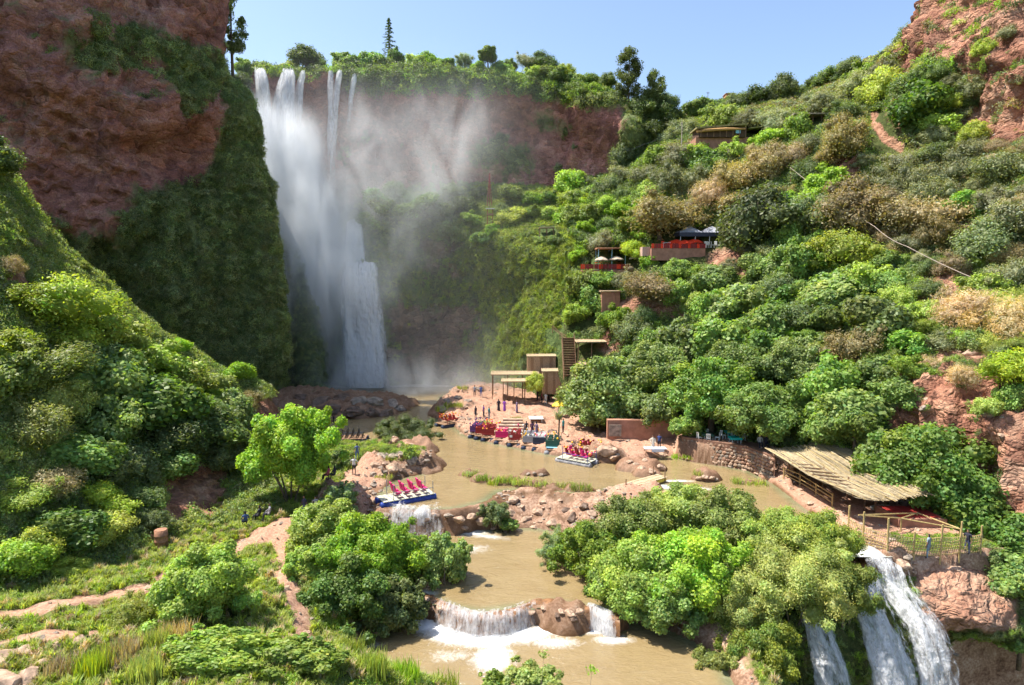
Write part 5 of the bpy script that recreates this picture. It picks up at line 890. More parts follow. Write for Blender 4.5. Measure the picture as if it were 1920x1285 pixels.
for a, b, lb, sm, dm_, gl, fm in RAFTS:
    p, q = er(a, b, 4.4, .15); t = raft(lb, p, q, 1.55, 4, 2, sm, dm_, M_WOOD, gl, fm)
    m = MB(); m.box((-1.35, 0, 1.05), (.08, 1.5, .6)); m.box((-1.42, 0, .72), (.06, 1.5, .16)); m.build('bench_back', [sm if sm is not M_WHITE else M_NAVY], t)
    if 'blue bench' in lb: m = MB(); m.box((-1.5, 0, .62), (.5, 1.3, .1)); m.build('bench_seat', M_CYAN, t)
    if 'emblem' in lb: m = MB(); m.box((-1.41, .45, 1.05), (.03, .3, .26)); m.build('emblem', M_WHITE, t)
raft('raft with a white and blue drum float, red seats and yellow flowers lying slantwise', UZ(1052, 860, .1), UZ(1112, 871, .1), 2.0, 4, 2, M_RED, M_STEEL, M_DECK, (M_YEL, M_PINK, M_OR), M_BLUE, backs=(M_RED, M_CRIM))
raft('yellow railed raft behind the slanting one', UZ(1082, 846, .1), UZ(1124, 852, .1), 1.8, 3, 2, M_RED, M_NAVY, M_BAM, (M_YEL, M_YEL, M_PINK), M_BAM)
raft('lone red raft with orange flowers on the far shore', UZ(824, 800, .1), UZ(858, 794, .1), 2.0, 3, 2, M_RED, M_NAVY, M_WOOD, (M_OR, M_YEL), M_RED)
# ---------------------------------------------------------------- people
def skin_mesh(vs, es, root=0, sub=1):
    me = bpy.data.meshes.new('body'); me.from_pydata([v[:3] for v in vs], es, []); o = bpy.data.objects.new('tmp', me); COL.objects.link(o); md = o.modifiers.new('s', 'SKIN'); sv = me.skin_vertices[0].data
    for i, v in enumerate(vs): sv[i].radius = (v[3], v[4] if len(v) > 4 else v[3]); sv[i].use_root = i == root
    s = o.modifiers.new('d', 'SUBSURF'); s.levels = sub; bpy.context.view_layer.update(); r = bpy.data.meshes.new_from_object(o.evaluated_get(bpy.context.evaluated_depsgraph_get())); bpy.data.objects.remove(o); return r
def body(pose):
    V = [(0, 0, .93, .15, .11), (0, 0, 1.15, .13, .10), (0, 0, 1.38, .17, .10), (0, 0, 1.47, .06), (0, .01, 1.55, .075, .08), (0, .015, 1.66, .085, .095), (0, .0, 1.73, .04)]
    E = [(0, 1), (1, 2), (2, 3), (3, 4), (4, 5), (5, 6)]
    def ch(par, pts):
        for p in pts: V.append(p); E.append((par, len(V)-1)); par = len(V)-1
    st = {'stand': (.1, .12, 0, 0), 'walk': (.1, .12, .22, -.22), 'robe': (.1, .1, 0, 0)}.get(pose, (.1, .12, 0, 0))
    for s in (-1, 1):
        if pose == 'sit': ch(0, [(s*.11, .1, .9, .09), (s*.14, .48, .93, .065), (s*.14, .52, .5, .045), (s*.14, .66, .48, .035)])
        else:
            y = st[2] if s > 0 else st[3]; ch(0, [(s*.1, 0, .86, .095), (s*st[1], y*.55+.02, .48, .06), (s*.13, y, .09, .042), (s*.14, y+.14, .04, .035)])
        if pose == 'hips': ch(2, [(s*.2, 0, 1.38, .055), (s*.36, -.06, 1.18, .04), (s*.2, .06, 1.02, .03)])
        elif pose == 'sit': ch(2, [(s*.2, 0, 1.37, .055), (s*.25, .12, 1.12, .042), (s*.16, .36, 1.02, .03)])
        else: ch(2, [(s*.2, 0, 1.38, .055), (s*.25, -.03*s if pose == 'walk' else 0, 1.12, .042), (s*.25, (.16*s if pose == 'walk' else .07), .86, .03), (s*.24, (.2*s if pose == 'walk' else .09), .78, .028)])
    return skin_mesh(V, E)
BODY = {k: body(k) for k in ('stand', 'walk', 'sit', 'hips')}
def robe_me():
    me = skin_mesh([(0, 0, .9, .19, .15), (0, 0, 1.2, .15, .12), (0, 0, 1.38, .18, .11), (0, 0, 1.47, .07), (0, .01, 1.56, .09), (0, .015, 1.67, .10), (0, 0, 1.74, .05), (0, 0, .5, .22, .18), (0, 0, .06, .26, .2), (.21, 0, 1.36, .07), (.26, .02, 1.1, .06), (.2, .16, .95, .04), (-.21, 0, 1.36, .07), (-.26, .02, 1.1, .06), (-.2, .16, .95, .04)], [(0, 1), (1, 2), (2, 3), (3, 4), (4, 5), (5, 6), (0, 7), (7, 8), (2, 9), (9, 10), (10, 11), (2, 12), (12, 13), (13, 14)]); return me
BODY['robe'] = robe_me()
M_SKIN = fl('skin', (.30, .16, .10)); M_HAIR = fl('dark_hair', (.02, .015, .012)); CC = {}
def cloth(c):
    if c not in CC: CC[c] = plain('cloth_%d' % len(CC), c, .8, .12, 12, .3)
    return CC[c]
def person(px, py, top, bot, lab, pose='stand', rz=0., names=('ground',), h=1., Y=None, hat=None, dz=0):
    p = at(px, py, names) if Y is None else Vector(U(px, py, Y)); me = BODY[pose].copy(); me.materials.clear(); robe = pose == 'robe'
    for m in (M_SKIN, cloth(top), cloth(bot), M_HAIR if hat is None else cloth(hat)): me.materials.append(m)
    for f in me.polygons:
        c = f.center; z, ax = c.z, abs(c.x)
        if z > 1.5: f.material_index = 3 if (z > 1.665 or c.y < .0) else 0
        elif robe: f.material_index = 1 if z > .95 or ax < .24 else 1
        elif ax > .17 and z < 1.2 and z > .7 and (pose != 'sit'): f.material_index = 0
        elif z > .93 and ax < .4 and not (pose == 'sit' and c.y > .2 and z < 1.0): f.material_index = 1
        elif z < .1: f.material_index = 3
        else: f.material_index = 2
        if robe and z < .1: f.material_index = 2
        f.use_smooth = True
    o = link('person', me, None, (p.x, p.y, p.z-.02-(.47*h if pose == 'sit' else 0)+dz), rz, label=lab, category='person', group=None); o.scale = (h, h, h); return o
GY, BL, DK, PU_, WH, RD, TL = (.28, .3, .34), (.06, .13, .38), (.03, .03, .045), (.13, .05, .2), (.7, .7, .7), (.5, .04, .04), (.05, .25, .25)
PEOPLE = [(890, 743, GY, DK, 'person in grey standing on the far shore, left of the pair facing the falls', 'stand', 2.8), (902, 744, BL, BL, 'person in bright blue standing on the far shore facing the falls', 'stand', 3.4), (935, 771, DK, DK, 'person in a black robe, left one of the robed pair on the beach', 'robe', .4), (946, 772, (.22, .06, .38), PU_, 'person in a violet robe, right one of the robed pair on the beach', 'robe', -.4), (969, 774, (.2, .15, .24), PU_, 'person in a grey purple robe standing alone on the beach', 'robe', 1.6),
          (892, 785, DK, DK, 'person in dark clothes at the edge of the mossy rocks', 'stand', 1), (907, 783, PU_, DK, 'person in a purple top between two others by the mossy rocks', 'stand', 2), (917, 787, TL, GY, 'person in a teal shirt by the mossy rocks', 'stand', -2), (987, 816, DK, (.08, .1, .18), 'person in a dark shirt and jeans above the moored rafts', 'stand', .3), (998, 817, (.07, .03, .06), PU_, 'person with raised dark head scarf above the moored rafts', 'robe', -.3), (1006, 818, (.14, .1, .16), DK, 'person in a brown robe, rightmost of the three above the moored rafts', 'robe', -1),
          (1008, 752, DK, DK, 'person in black at the left of the group by the yellow plant', 'stand', 1), (1016, 756, (.2, .05, .05), DK, 'person in maroon in the group by the yellow plant', 'stand', 2), (1023, 758, WH, WH, 'person all in white in the group by the yellow plant', 'stand', 3), (1029, 750, RD, DK, 'person in a red top in the group by the yellow plant', 'stand', -1.2),
          (670, 863, (.12, .16, .3), (.1, .15, .3), 'walker in blue further up the path by the islet', 'walk', .2), (664, 889, WH, DK, 'walker in a white shirt and black trousers on the path', 'hips', 3.0), (605, 792, (.2, .25, .35), DK, 'person in pale blue on the shaded shelf, leftmost of three', 'stand', 1), (612, 800, DK, DK, 'person in black on the shaded shelf, middle of three', 'stand', -1), (626, 801, DK, (.05, .05, .08), 'person in black on the shaded shelf, rightmost of three', 'stand', 2.3),
          (617, 905, (.6, .12, .18), DK, 'person in a pink top beside the pale boulder', 'sit', 1.5), (628, 905, DK, DK, 'person in black sitting beside the pale boulder', 'sit', 1.2), (571, 968, (.06, .06, .1), (.1, .14, .24), 'person in a dark top and jeans at the path fork', 'walk', 2.7), (592, 970, (.35, .3, .3), DK, 'person with a bag at the path fork, right of the other', 'walk', -2.7), (461, 994, (.04, .08, .2), DK, 'person in blue sitting in the shade beside the path', 'sit', 0.6), (488, 982, DK, DK, 'person in black resting on the shaded bank', 'sit', 1.4), (507, 978, (.3, .28, .3), DK, 'person in grey resting on the shaded bank nearest the path', 'sit', 2),
          (1740, 1047, (.22, .27, .32), (.2, .28, .36), 'person in a grey shirt and jeans behind the bamboo fence', 'stand', .6), (1224, 846, (.6, .52, .42), (.5, .42, .33), 'person in a pale robe behind the stall table', 'robe', 2.9), (1236, 842, (.04, .06, .18), DK, 'person in dark blue in the shade beside the pale robed one', 'stand', 2.5), (1424, 842, (.5, .5, .5), DK, 'person in grey sitting by the stone wall, left of the pair', 'sit', 3.), (1436, 843, DK, DK, 'person in black sitting by the stone wall, right of the pair', 'sit', 3.), (1056, 812, TL, DK, 'person in green among the moored rafts', 'stand', 1.), (1813, 1038, DK, (.1, .12, .2), 'person in dark clothes at the far end of the bamboo fence', 'stand', 2)]
for a, b, c, d, lb, ps, rz in PEOPLE: person(a, b, c, d, lb, ps, rz, dz=.25 if ps == 'sit' else 0)
# ---------------------------------------------------------------- huts, stairs and terraces on the slope
def quadbox(m, A_, B_, C_, D_, th, mm=0):
    "a slab with corners A B C D (top), thickness th"
    P = [Vector(q) for q in (A_, B_, C_, D_)]; d = Vector((0, 0, -th)); m.add(P+[q+d for q in P], [(0, 1, 2, 3), (7, 6, 5, 4), (0, 4, 5, 1), (1, 5, 6, 2), (2, 6, 7, 3), (3, 7, 4, 0)], mm)
def fence_wall(t, name, x0, x1, y, z0, z1, mat, n, wob=.06, seed=0, depth=.04):
    rg_ = random.Random(seed)
    for i in range(n): w_ = (x1-x0)/n; m = MB(); m.box((x0+(i+.5)*w_, y+rg_.uniform(-.02, .02), (z0+z1)/2), (w_-.02, depth, z1-z0+rg_.uniform(-wob, wob)), tilt=(0, rg_.uniform(-.02, .02), 0)); m.build(name, (mat, M_THATCHD)[i % 3 == 1] if mat is M_THATCH else mat, t)
def hut(lab, px0, px1, pyt, pyb, Y, dep, wallm=M_THATCH, roofm=M_THATCHL, over=.25, walls=True, posts=0, n=9, name='reed_hut', cat='hut', flat=.05, drop=.15, postm=M_WOOD, ext=1.5):
    Y = FY((px0+px1)/2, pyb-2, Y) if pyb < 735 else Y; a, b = U(px0, pyt, Y), U(px1, pyb, Y); W2 = (b[0]-a[0]); h = a[2]-b[2]; t = thing(name, lab, cat, ((a[0]+b[0])/2, Y, b[2]))
    if walls:
        fence_wall(t, 'reed_panel', -W2/2, W2/2, 0, -.6, h, wallm, n, .12, int(px0)); m = MB()
        for s in (-1, 1): m.box((s*W2/2, dep/2, h/2-.3), (.05, dep-.06, h+.6))
        m.box((0, dep, h/2-.3), (W2, .05, h+.6)); m.build('wall', wallm, t)
    for i in range(posts):
        for yy in (0, dep): x = -W2/2+W2*i/(posts-1); m = MB(); m.tube([(x, yy, -ext), (x+.03, yy, h)], .06, 6); m.build('post', postm, t)
    m = MB(); quadbox(m, (-W2/2-over, -over, h+drop), (W2/2+over, -over, h+drop+flat), (W2/2+over, dep+over, h+.25), (-W2/2-over, dep+over, h+.2), .14)
    rg_ = random.Random(int(px1))
    for i in range(int((W2+2*over)/.22)): x = -W2/2-over+.1+i*.22; m.tube([(x, -over-rg_.uniform(.02, .2), h+drop+.03), (x+rg_.uniform(-.05, .05), dep+over, h+.29)], .045, 4)
    m.build('roof', roofm, t); return t
hut('upper reed walled hut, higher one of the pair by the stairs', 989, 1042, 670, 698, 98, 2.5, over=.1)
hut('lower reed walled hut beside the foot of the wooden stairs', 1018, 1060, 698, 732, 94, 2.5, over=.15)
hut('long flat reed pergola on thin posts at the water side', 923, 1008, 704, 748, 95, 3.0, walls=False, posts=4)
hut('small low pale awning under the long reed pergola', 943, 984, 717, 745, 92, 2.0, walls=False, posts=3)
hut('thatched stall on the ledge right of the wooden stairs', 1084, 1134, 643, 668, 92, 3.0, walls=False, posts=3, name='thatched_stall', cat='stall')
hut('lone flat roofed hut half way up the creeper slope', 1129, 1162, 548, 578, 100, 2.6, wallm=M_WALL, n=4)
hut('small grey flat roofed hut high on the slope among olives', 1492, 1556, 216, 232, 111, 4, roofm=plain('grey_slab_roof', (.3, .26, .2), .9), posts=5, walls=False, over=.5, name='small_hut')
# stairs
t = thing('wooden_stairs', 'steep wooden stairs climbing beside the reed huts', 'stairs', tuple(U(1069, 706, FY(1069, 672, 95, 2.4)))); n = 16
for i in range(n): f = i/(n-1); m = MB(); m.box((f*-.1, f*3.0, .25+f*5.2), (1.75, .34, .08)); m.box((f*-.1, f*3.0+.15, .1+f*5.2), (1.7, .04, .26)); m.build('step', M_WOOD, t)
for s in (-1, 1): m = MB(); m.tube([(s*.92, 0, -.5), (s*.92-.1, 3.0, 5.3)], .08, 5); m.tube([(s*.92, 0, .9), (s*.92-.1, 3.0, 6.3)], .05, 5); m.build('handrail', M_WOOD, t)
for s in (-1, 1):
    for i in range(5): f = i/4; m = MB(); m.tube([(s*.92-.1*f, 3*f, 5.3*f-.6), (s*.92-.1*f, 3*f, 5.3*f+1.0)], .05, 5); m.build('post', M_WOOD, t)
def railing(lab, pts, h=1., mat=M_WOOD, rails=2, cat='railing', name='railing', r=.05, ph=None):
    P = [Vector(p) for p in pts]; o = P[0]; t = thing(name, lab, cat, tuple(o))
    for p in P: m = MB(); m.tube([p-o-Vector((0, 0, .4)), p-o+Vector((random.uniform(-.05, .05), 0, h))], r*1.2, 6); m.build('post', mat, t)
    for k in range(rails): m = MB(); z = h*(k+1)/rails*.95; m.tube([p-o+Vector((0, 0, z+random.uniform(-.06, .06))) for p in P], r, 5); m.build('rail', mat, t)
    return t
railing('diagonal wooden rail rising left from the top of the stairs', [U(1062, 640, FY(1062, 640, 97)), U(1050, 632, FY(1050, 632, 98)), U(1036, 620, FY(1036, 620, 99))], .8)
railing('wooden walkway rail between the stairs and the lone hut', [U(a, b, FY(a, b, 99)) for a, b in ((1058, 612), (1078, 600), (1098, 590), (1118, 580))], .9)
hut('tiny pergola on the shelf above the creeper slope', 1012, 1038, 428, 442, 113.5, 1.8, walls=False, posts=3, over=.1)
def umbrella(lab, px, py, Y, r=1.3, mat=M_BEIGE, h=2.2, group='cafe parasols on the slope'):
    p = U(px, py, Y); t = thing('parasol', lab, 'parasol', (p[0], p[1], p[2]-h), 0, group); m = MB(); m.tube([(0, 0, -.6), (0, 0, h+.08)], .035, 6); m.build('pole', M_WOOD, t)
    m = MB(); ring = lambda rr, z, w_=0: [(rr*math.cos(i*math.pi/8), rr*math.sin(i*math.pi/8), z-w_*(i % 2)) for i in range(16)]
    A_, B_, C_ = ring(.02, h), ring(r*.55, h-.22), ring(r, h-.52, .08); D_ = ring(r*.99, h-.66, .08); m.add(A_+B_+C_+D_, [(k*16+i, k*16+(i+1) % 16, (k+1)*16+(i+1) % 16, (k+1)*16+i) for k in range(3) for i in range(16)]); m.build('canopy', mat, t); return t
def table(lab, p, mat, r=.45, h=.72, group='cafe tables', sq=False):
    t = thing('table', lab, 'table', tuple(p), 0, group); m = MB(); m.box((0, 0, h), (r*2, r*2, .05)); m.box((0, 0, h-.09), (r*2.04, r*2.04, .14)) if sq else None; m.build('tabletop', mat, t)
    for sx in (-1, 1):
        for sy in (-1, 1): m = MB(); m.box((sx*r*.8, sy*r*.8, h/2-.04), (.05, .05, h-.08)); m.build('leg', M_WHITE, t)
CHB = MB(); CHB.box((0, 0, .43), (.46, .44, .05)); CHS = CHB.me('seat', M_WHITE)
CHK = MB(); [CHK.box((x, -.21, .7), (.06, .035, .42)) for x in (-.18, -.06, .06, .18)]; CHK.box((0, -.215, .93), (.46, .045, .09)); CHK = CHK.me('backrest', M_WHITE)
CHL = MB(); CHL.box((0, 0, .2), (.045, .045, .4)); CHL = CHL.me('leg', M_WHITE)
def chair(lab, p, rz, mat=None, group='white plastic cafe chairs'):
    t = thing('chair', lab, 'chair', tuple(p), rz, group)
    for nm, me in (('seat', CHS), ('backrest', CHK)):
        if mat: me = me.copy(); me.materials.clear(); me.materials.append(mat)
        link(nm, me, t)
    for x in (-.2, .2):
        for y in (-.19, .19): link('leg', CHL, t, (x, y, 0))
    return t
# cafe terrace with red rail
o1 = U(1140, 506, FY(1140, 506, 102.2, .6)); t = thing('cafe_terrace', 'small red railed cafe terrace with a stepped earth floor', 'terrace', tuple(o1))
m = MB(); m.box((0, 2.2, -.5), (8.2, 5, 1.0)); m.build('floor', M_WALL, t)
for i in range(11): m = MB(); m.box((-4.1+i*.72, -.25, .5), (.66, .06, .75)); m.build('panel', M_RED if i % 4 else M_PAR, t)
for x in (-4.1, 0, 4.1): m = MB(); m.tube([(x, -.25, -.6), (x, -.25, 1.1)], .05, 5); m.build('post', M_WOOD, t)
hut('flat brown canopy on pale blue posts over the red railed terrace', 1122, 1172, 467, 500, 103, 3.2, walls=False, posts=3, wallm=M_BEIGE, roofm=plain('rusty_canopy', (.42, .22, .13), .9), name='terrace_canopy', cat='canopy', postm=M_POST)
umbrella('beige parasol left of the canopy posts on the red railed terrace', 1128, 481, 101, 1.1); umbrella('beige parasol in the middle of the red railed terrace', 1156, 480, 101.5, 1.2); umbrella('lone beige parasol right of the domed bright bush', 1194, 478, 101, 1.25)
plant('lime', 1181, 466, 20, 101, .9, group=G1, label='domed bright yellow green bush between the two cafe terraces')
for i, (a, b) in enumerate(((1122, 497), (1140, 498), (1160, 498))): table('%s orange table on the red railed terrace' % ('left', 'middle', 'right')[i], U(a, b, 102.6)-np.array((0, 0, .35)), M_OR, .55)
# tent terrace
o2 = U(1275, 466, FY(1275, 476, 96, .4)); t = thing('tent_terrace', 'terrace with a long clay retaining wall below the dark tent', 'terrace', tuple(o2))
m = MB(); m.box((-.2, 3.4, -.9), (8.2, 6.6, 1.8)); m.build('wall', M_WALL, t); m = MB(); m.box((-4.9, 3, -.4), (1.2, 4, 1.4)); m.build('side_block', plain('pink_plaster', (.5, .33, .27), .9), t)
for i in range(18): m = MB(); m.box((-4.1+i*.46, .12, .38), (.4, .05, .7), tilt=(0, random.uniform(-.05, .05), 0)); m.build('rail_panel', M_RED if i % 3 else M_PAR, t)
for i, a in enumerate((1250, 1268, 1290, 1308)): table(('far left', 'second', 'third', 'far right')[i]+' white table behind the red rail of the tent terrace', U(a, 463, 97.5)-np.array((0, 0, .1)), M_WHITE, .5)
for i, a in enumerate((1242, 1258, 1280, 1300)): chair(('far left', 'second', 'third', 'far right')[i]+' red chair behind the red rail of the tent terrace', U(a, 463, 98.5)-np.array((0, 0, .1)), i*1.3, M_PAR, 'red chairs of the tent terrace')
for i, (a, b, Y) in enumerate(((1268, 449, 98), (1284, 450, 97.4), (1301, 448, 98))): umbrella(('left', 'middle', 'right')[i]+' one of the three red parasols on the tent terrace', a, b, Y, 1.45, M_PAR, group='red parasols')
t = thing('tent', 'long dark marquee tent with two pointed tops above the red parasols', 'tent', tuple(U(1310, 450, 99.5)))
m = MB(); W3 = 3.5; base = [(-W3, -2, 1.0), (W3, -2, 1.0), (W3, 2, 1.2), (-W3, 2, 1.2)]
for s, px_ in ((-1, -1.75), (1, 1.75)):
    q = [(px_-1.75, -2, 1.0), (px_+1.75, -2, 1.0), (px_+1.75, 2, 1.2), (px_-1.75, 2, 1.2), (px_+.2, -.3, 2.15)]; m.add(q, [(0, 1, 4), (1, 2, 4), (2, 3, 4), (3, 0, 4)])
m.build('tent_top', M_TENTL, t); m = MB(); [m.box((-3.06+i*.875, -2.03, .68), (.86, .04, .62)) for i in range(8)]; m.box((3.5, 0, .75), (.04, 4, .6)); m.box((-3.5, 0, .75), (.04, 4, .6)); m.build('valance', M_TENT, t)
for x in (-3.4, -1.1, 1.1, 3.4): m = MB(); m.tube([(x, -1.95, -.8), (x, -1.95, 1.1)], .05, 5); m.build('pole', M_WHITE, t)
for i in range(5): chair(('first', 'second', 'third', 'fourth', 'fifth')[i]+' white chair from the left under the right half of the tent', U(1322+i*7, 463, 97)-np.array((0, 0, .15)), 2.5+i, group='white chairs under the tent')
# long thatched cafe, house, poles
t = thing('thatched_cafe', 'long low cafe with a mossy thatch roof and ochre front on the upper slope', 'cafe', tuple(U(1378, 262, 111))); a = -.0
m = MB(); m.box((-1.5, 3, -.7), (10.5, 6, 2.2)); m.build('wall', M_WALL, t); m = MB(); m.box((-2.4, 1.5, 1.1), (8, 4, 1.6)); m.build('interior_shade', plain('painted_interior_shade', (.10, .06, .04), .9), t)  # solid dark block, the cafe's inner shade painted into its colour
m = MB(); m.tube([(-6.8, -.4, 1.2), (-5.6, -1.0, 1.35), (-2, -1.2, 1.5), (1.4, -.9, 1.6)], [.18, .28, .24, .14], 6); m.build('front_beam', plain('ochre_clay', (.45, .26, .1), .9), t)
m = MB(); quadbox(m, (-7, -1.2, 1.85), (1.8, -1.0, 2.55), (2.2, 4.5, 2.9), (-6.6, 4.5, 2.3), .28); quadbox(m, (2.2, -.6, 1.9), (5.8, -.2, 2.4), (5.8, 4, 2.6), (2.2, 4.2, 2.3), .16); m.build('roof', plain('mossy_thatch', (.25, .22, .09), .95, .5, 3, .9), t)
for i in range(8): m = MB(); m.tube([(-6.2+i*1.1, -.95, .2), (-6.2+i*1.1, -.95, 1.9)], .06, 5); m.build('post', M_WOOD, t)
m = MB(); m.box((.2, -.9, 1.2), (.8, .06, .7)); m.build('window', M_CYAN, t)
t = thing('orange_house', 'tiny orange house corner peeping over the skyline olives', 'house', tuple(U(1369, 186, 140))); m = MB(); m.box((0, 1, .2), (1.7, 2, 1.8)); m.build('wall', plain('orange_wall', (.6, .25, .12)), t); m = MB(); m.box((0, 1, 1.18), (2.0, 2.3, .14)); m.build('roof', M_WALL, t)
def pole(lab, px, pyt, pyb, Y, r=.07, mat=M_WOOD, cross=False):
    a, b = U(px, pyt, Y), U(px, pyb, Y); t = thing('pole', lab, 'pole', tuple(b)); m = MB(); m.tube([(0, 0, -1.5), (0, 0, a[2]-b[2])], [r*1.2, r*.8], 6); m.build('shaft', mat, t)
    m = MB(); m.box((0, 0, a[2]-b[2]-.3), (.7 if cross else .25, .08, .08)); m.build('crossarm', mat, t)
M_PALE = fl('bleached_pole', (.5, .4, .33)); pole('tall bleached bare pole left of the long thatched cafe', 1278, 228, 272, 110, mat=M_PALE); pole('dark wire pole rising from the brown shrubs', 1481, 312, 378, 98); pole('small utility pole on the skyline left of the orange house', 1327, 172, 192, 142, cross=True, mat=M_GREY)
def wire(lab, pts, r=.03, mat=M_STEEL):
    a = Vector(pts[0]); m = MB(); P = []
    for p, q in zip(pts, pts[1:]):
        for k in range(8): f = k/8; v = Vector(p).lerp(Vector(q), f)-a; v.z -= 1.2*f*(1-f); P.append(v)
    P.append(Vector(pts[-1])-a); m.tube(P, r, 4); m.build('wire', mat, None, tuple(a), label=lab, category='wire')
wire('slanting cable in front of the brown shrubs on the right slope', [U(1481, 314, 98), U(1640, 425, 80), U(1700, 462, 75), U(1920, 558, 62)], .035, M_PALE); wire('dark wire sagging from the tall bare pole to the cliff', [U(1278, 236, 110), U(1210, 270, 118), U(1140, 290, 124)], .04, M_BLACK)
t = thing('red_pylon', 'slim red tripod pylon against the foot of the back cliff', 'pylon', tuple(U(918, 375, 121))); tp = Vector((0, 0, 5))
for i, (x, y) in enumerate(((-.45, -.3), (.45, -.3), (0, .45))): m = MB(); m.tube([(x, y, -1.2), tuple(tp)], .06, 5); m.build('leg', M_RED, t)
t = thing('lookout', 'red framed lookout box with a pale roof on the shelf', 'lookout', tuple(U(919, 412, 117)));
for x in (-.5, .5): m = MB(); m.tube([(x, 0, -1), (x, 0, 1.9)], .07, 5); m.build('post', M_RED, t)
m = MB(); m.box((0, 0, .9), (1.2, 1, .25)); m.build('platform', M_WALL, t); m = MB(); m.box((0, 0, 1.95), (1.6, 1.4, .12)); m.build('roof', M_WHITE, t)
# ---------------------------------------------------------------- right bank
def wall_of_stones(lab, pts, h, rows, n, mat=M_STONE, seed=2, name='stone_wall', jit=.06):
    P = [Vector(p) for p in pts]; o = P[0]; t = thing(name, lab, 'wall', tuple(o)); rg_ = random.Random(seed); L = [0]
    for a, b in zip(P, P[1:]): L.append(L[-1]+(b-a).length)
    def pt(s):
        for i in range(len(P)-1):
            if s <= L[i+1] or i == len(P)-2: return P[i].lerp(P[i+1], (s-L[i])/(L[i+1]-L[i]))-o
    m = MB(); [quadbox(m, a-o+Vector((0, .35, h)), b-o+Vector((0, .35, h)), b-o+Vector((0, 1.2, h)), a-o+Vector((0, 1.2, h)), h+.8) for a, b in zip(P, P[1:])]; m.build('earth_core', M_MORT, t)
    V = []
    for k in range(6):
        bm = bmesh.new(); bmesh.ops.create_icosphere(bm, subdivisions=1, radius=.5)
        for v in bm.verts: v.co *= rg_.uniform(.85, 1.12)
        me = bpy.data.meshes.new('stone'); bm.to_mesh(me); bm.free(); me.materials.append((M_STONE, M_ROCK, M_GREY)[k % 3]); V.append(me)
    for r_ in range(rows):
        for i in range(n):
            s = L[-1]*(i+.5+.4*(r_ % 2)+rg_.uniform(-.2, .2))/n
            if s > L[-1]: continue
            q = pt(s); o2 = link('stone', rg_.choice(V), t, q+Vector((0, .2+r_*.07+rg_.uniform(-jit, jit), (r_+.5)*h/rows-.15))); o2.scale = (L[-1]/n*rg_.uniform(1., 1.35), .5, h/rows*rg_.uniform(1.05, 1.4)); o2.rotation_euler = (0, rg_.uniform(-.2, .2), rg_.uniform(-.3, .3))
    return t
wp = [at(1281, 852), at(1340, 867), at(1400, 882), at(1455, 897)]
for p in wp: p.z = .35
wall_of_stones('dry stone wall below the cafe tables with the turquoise cloths', wp, 2.0, 6, 26)
o3 = U(1212, 826, 69.5); t = thing('retaining_wall', 'shaded clay retaining wall behind the stall table', 'wall', tuple(o3)); m = MB(); m.box((0, .5, .7), (8.8, .8, 3.2)); m.build('wall', M_WALL, t); m = MB(); m.box((3.6, .0, 2.6), (2.0, .1, 1.1), tilt=(.2, 0, 0)); m.build('tarpaulin', M_DARK, t); m = MB(); m.box((-3.6, -.3, 1.2), (1.4, .1, 1.3)); m.build('grey_door', M_GREY, t)
t = thing('stall_table', 'stall table with a hanging white cloth in the shade', 'table', tuple(at(1228, 857))); m = MB(); m.box((0, 0, .95), (2.3, .9, .06)); m.box((.2, -.47, .8), (1.3, .02, .3)); m.build('cloth', fl('white_blue_cloth', (.6, .62, .7)), t)
for x in (-1.05, 1.05):
    for y in (-.38, .38): m = MB(); m.tube([(x, y, -.1), (x, y, .93)], .04, 5); m.build('leg', M_WOOD, t)
def tz(px, py): return np.append(UZ(px, py, 2.05)[:2], 2.05)
TBL = [(1326, 826, M_GRN, 'green table half hidden by the small fig on the cafe terrace', 'green'), (1370, 822, M_TURQ, 'left turquoise table on the cafe terrace', 'left turquoise'), (1378, 833, M_TURQ, 'low turquoise stool table in front of the left turquoise table', 'low turquoise'), (1411, 824, M_TURQ, 'right turquoise table on the cafe terrace', 'right turquoise')]
for a, b, mt, lb, nm in TBL:
    p = tz(a, b); table(lb, p, mt, .55, sq=True)
    if nm[:3] != 'low':
        for k, (w_, ang) in enumerate((('left', 200), ('right', -20), ('back', 80), ('front', -100))):
            if w_ == 'front' and nm == 'right turquoise': continue
            q = p+np.array((math.cos(R(ang))*1.0, math.sin(R(ang))*.95, 0)); chair(f'white chair on the {w_} side of the {nm} table', q, R(ang)+R(90)+random.uniform(-.3, .3))
for i in range(4): chair(('first', 'second', 'third', 'fourth')[i]+' white chair from the left in the shade of the low fig', tz(1455+i*9, 828+i*1.5), 1+i*.7)
# bench cushions, rugs and stage under the canopy
t = thing('rug', 'turquoise and white oval rug under the end of the bamboo canopy', 'rug', tuple(at(1664, 957)+Vector((0, 0, .1)))); m = MB(); m.tube([(0, 0, 0), (0, 0, .05)], 1.0, 20); m.build('rug_field', M_WHITE, t); m = MB(); m.tube([(0, 0, .05), (0, 0, .07)], .65, 16); m.build('rug_centre', M_TURQ, t); t.scale = (1.3, .9, 1)
p = at(1722, 985); t = thing('low_stage', 'low clay stage covered with red rugs beside the bamboo fence', 'stage', (p.x, p.y, p.z)); m = MB(); m.box((0, 1, .3), (3.6, 3, .7)); m.build('platform', M_WALL, t)
for i in range(3): m = MB(); m.box((-1.1+i*1.05, 1, .67), (.9, 2.4, .05), tilt=(0, 0, .05)); m.build('rug_strip', M_LRED, t)
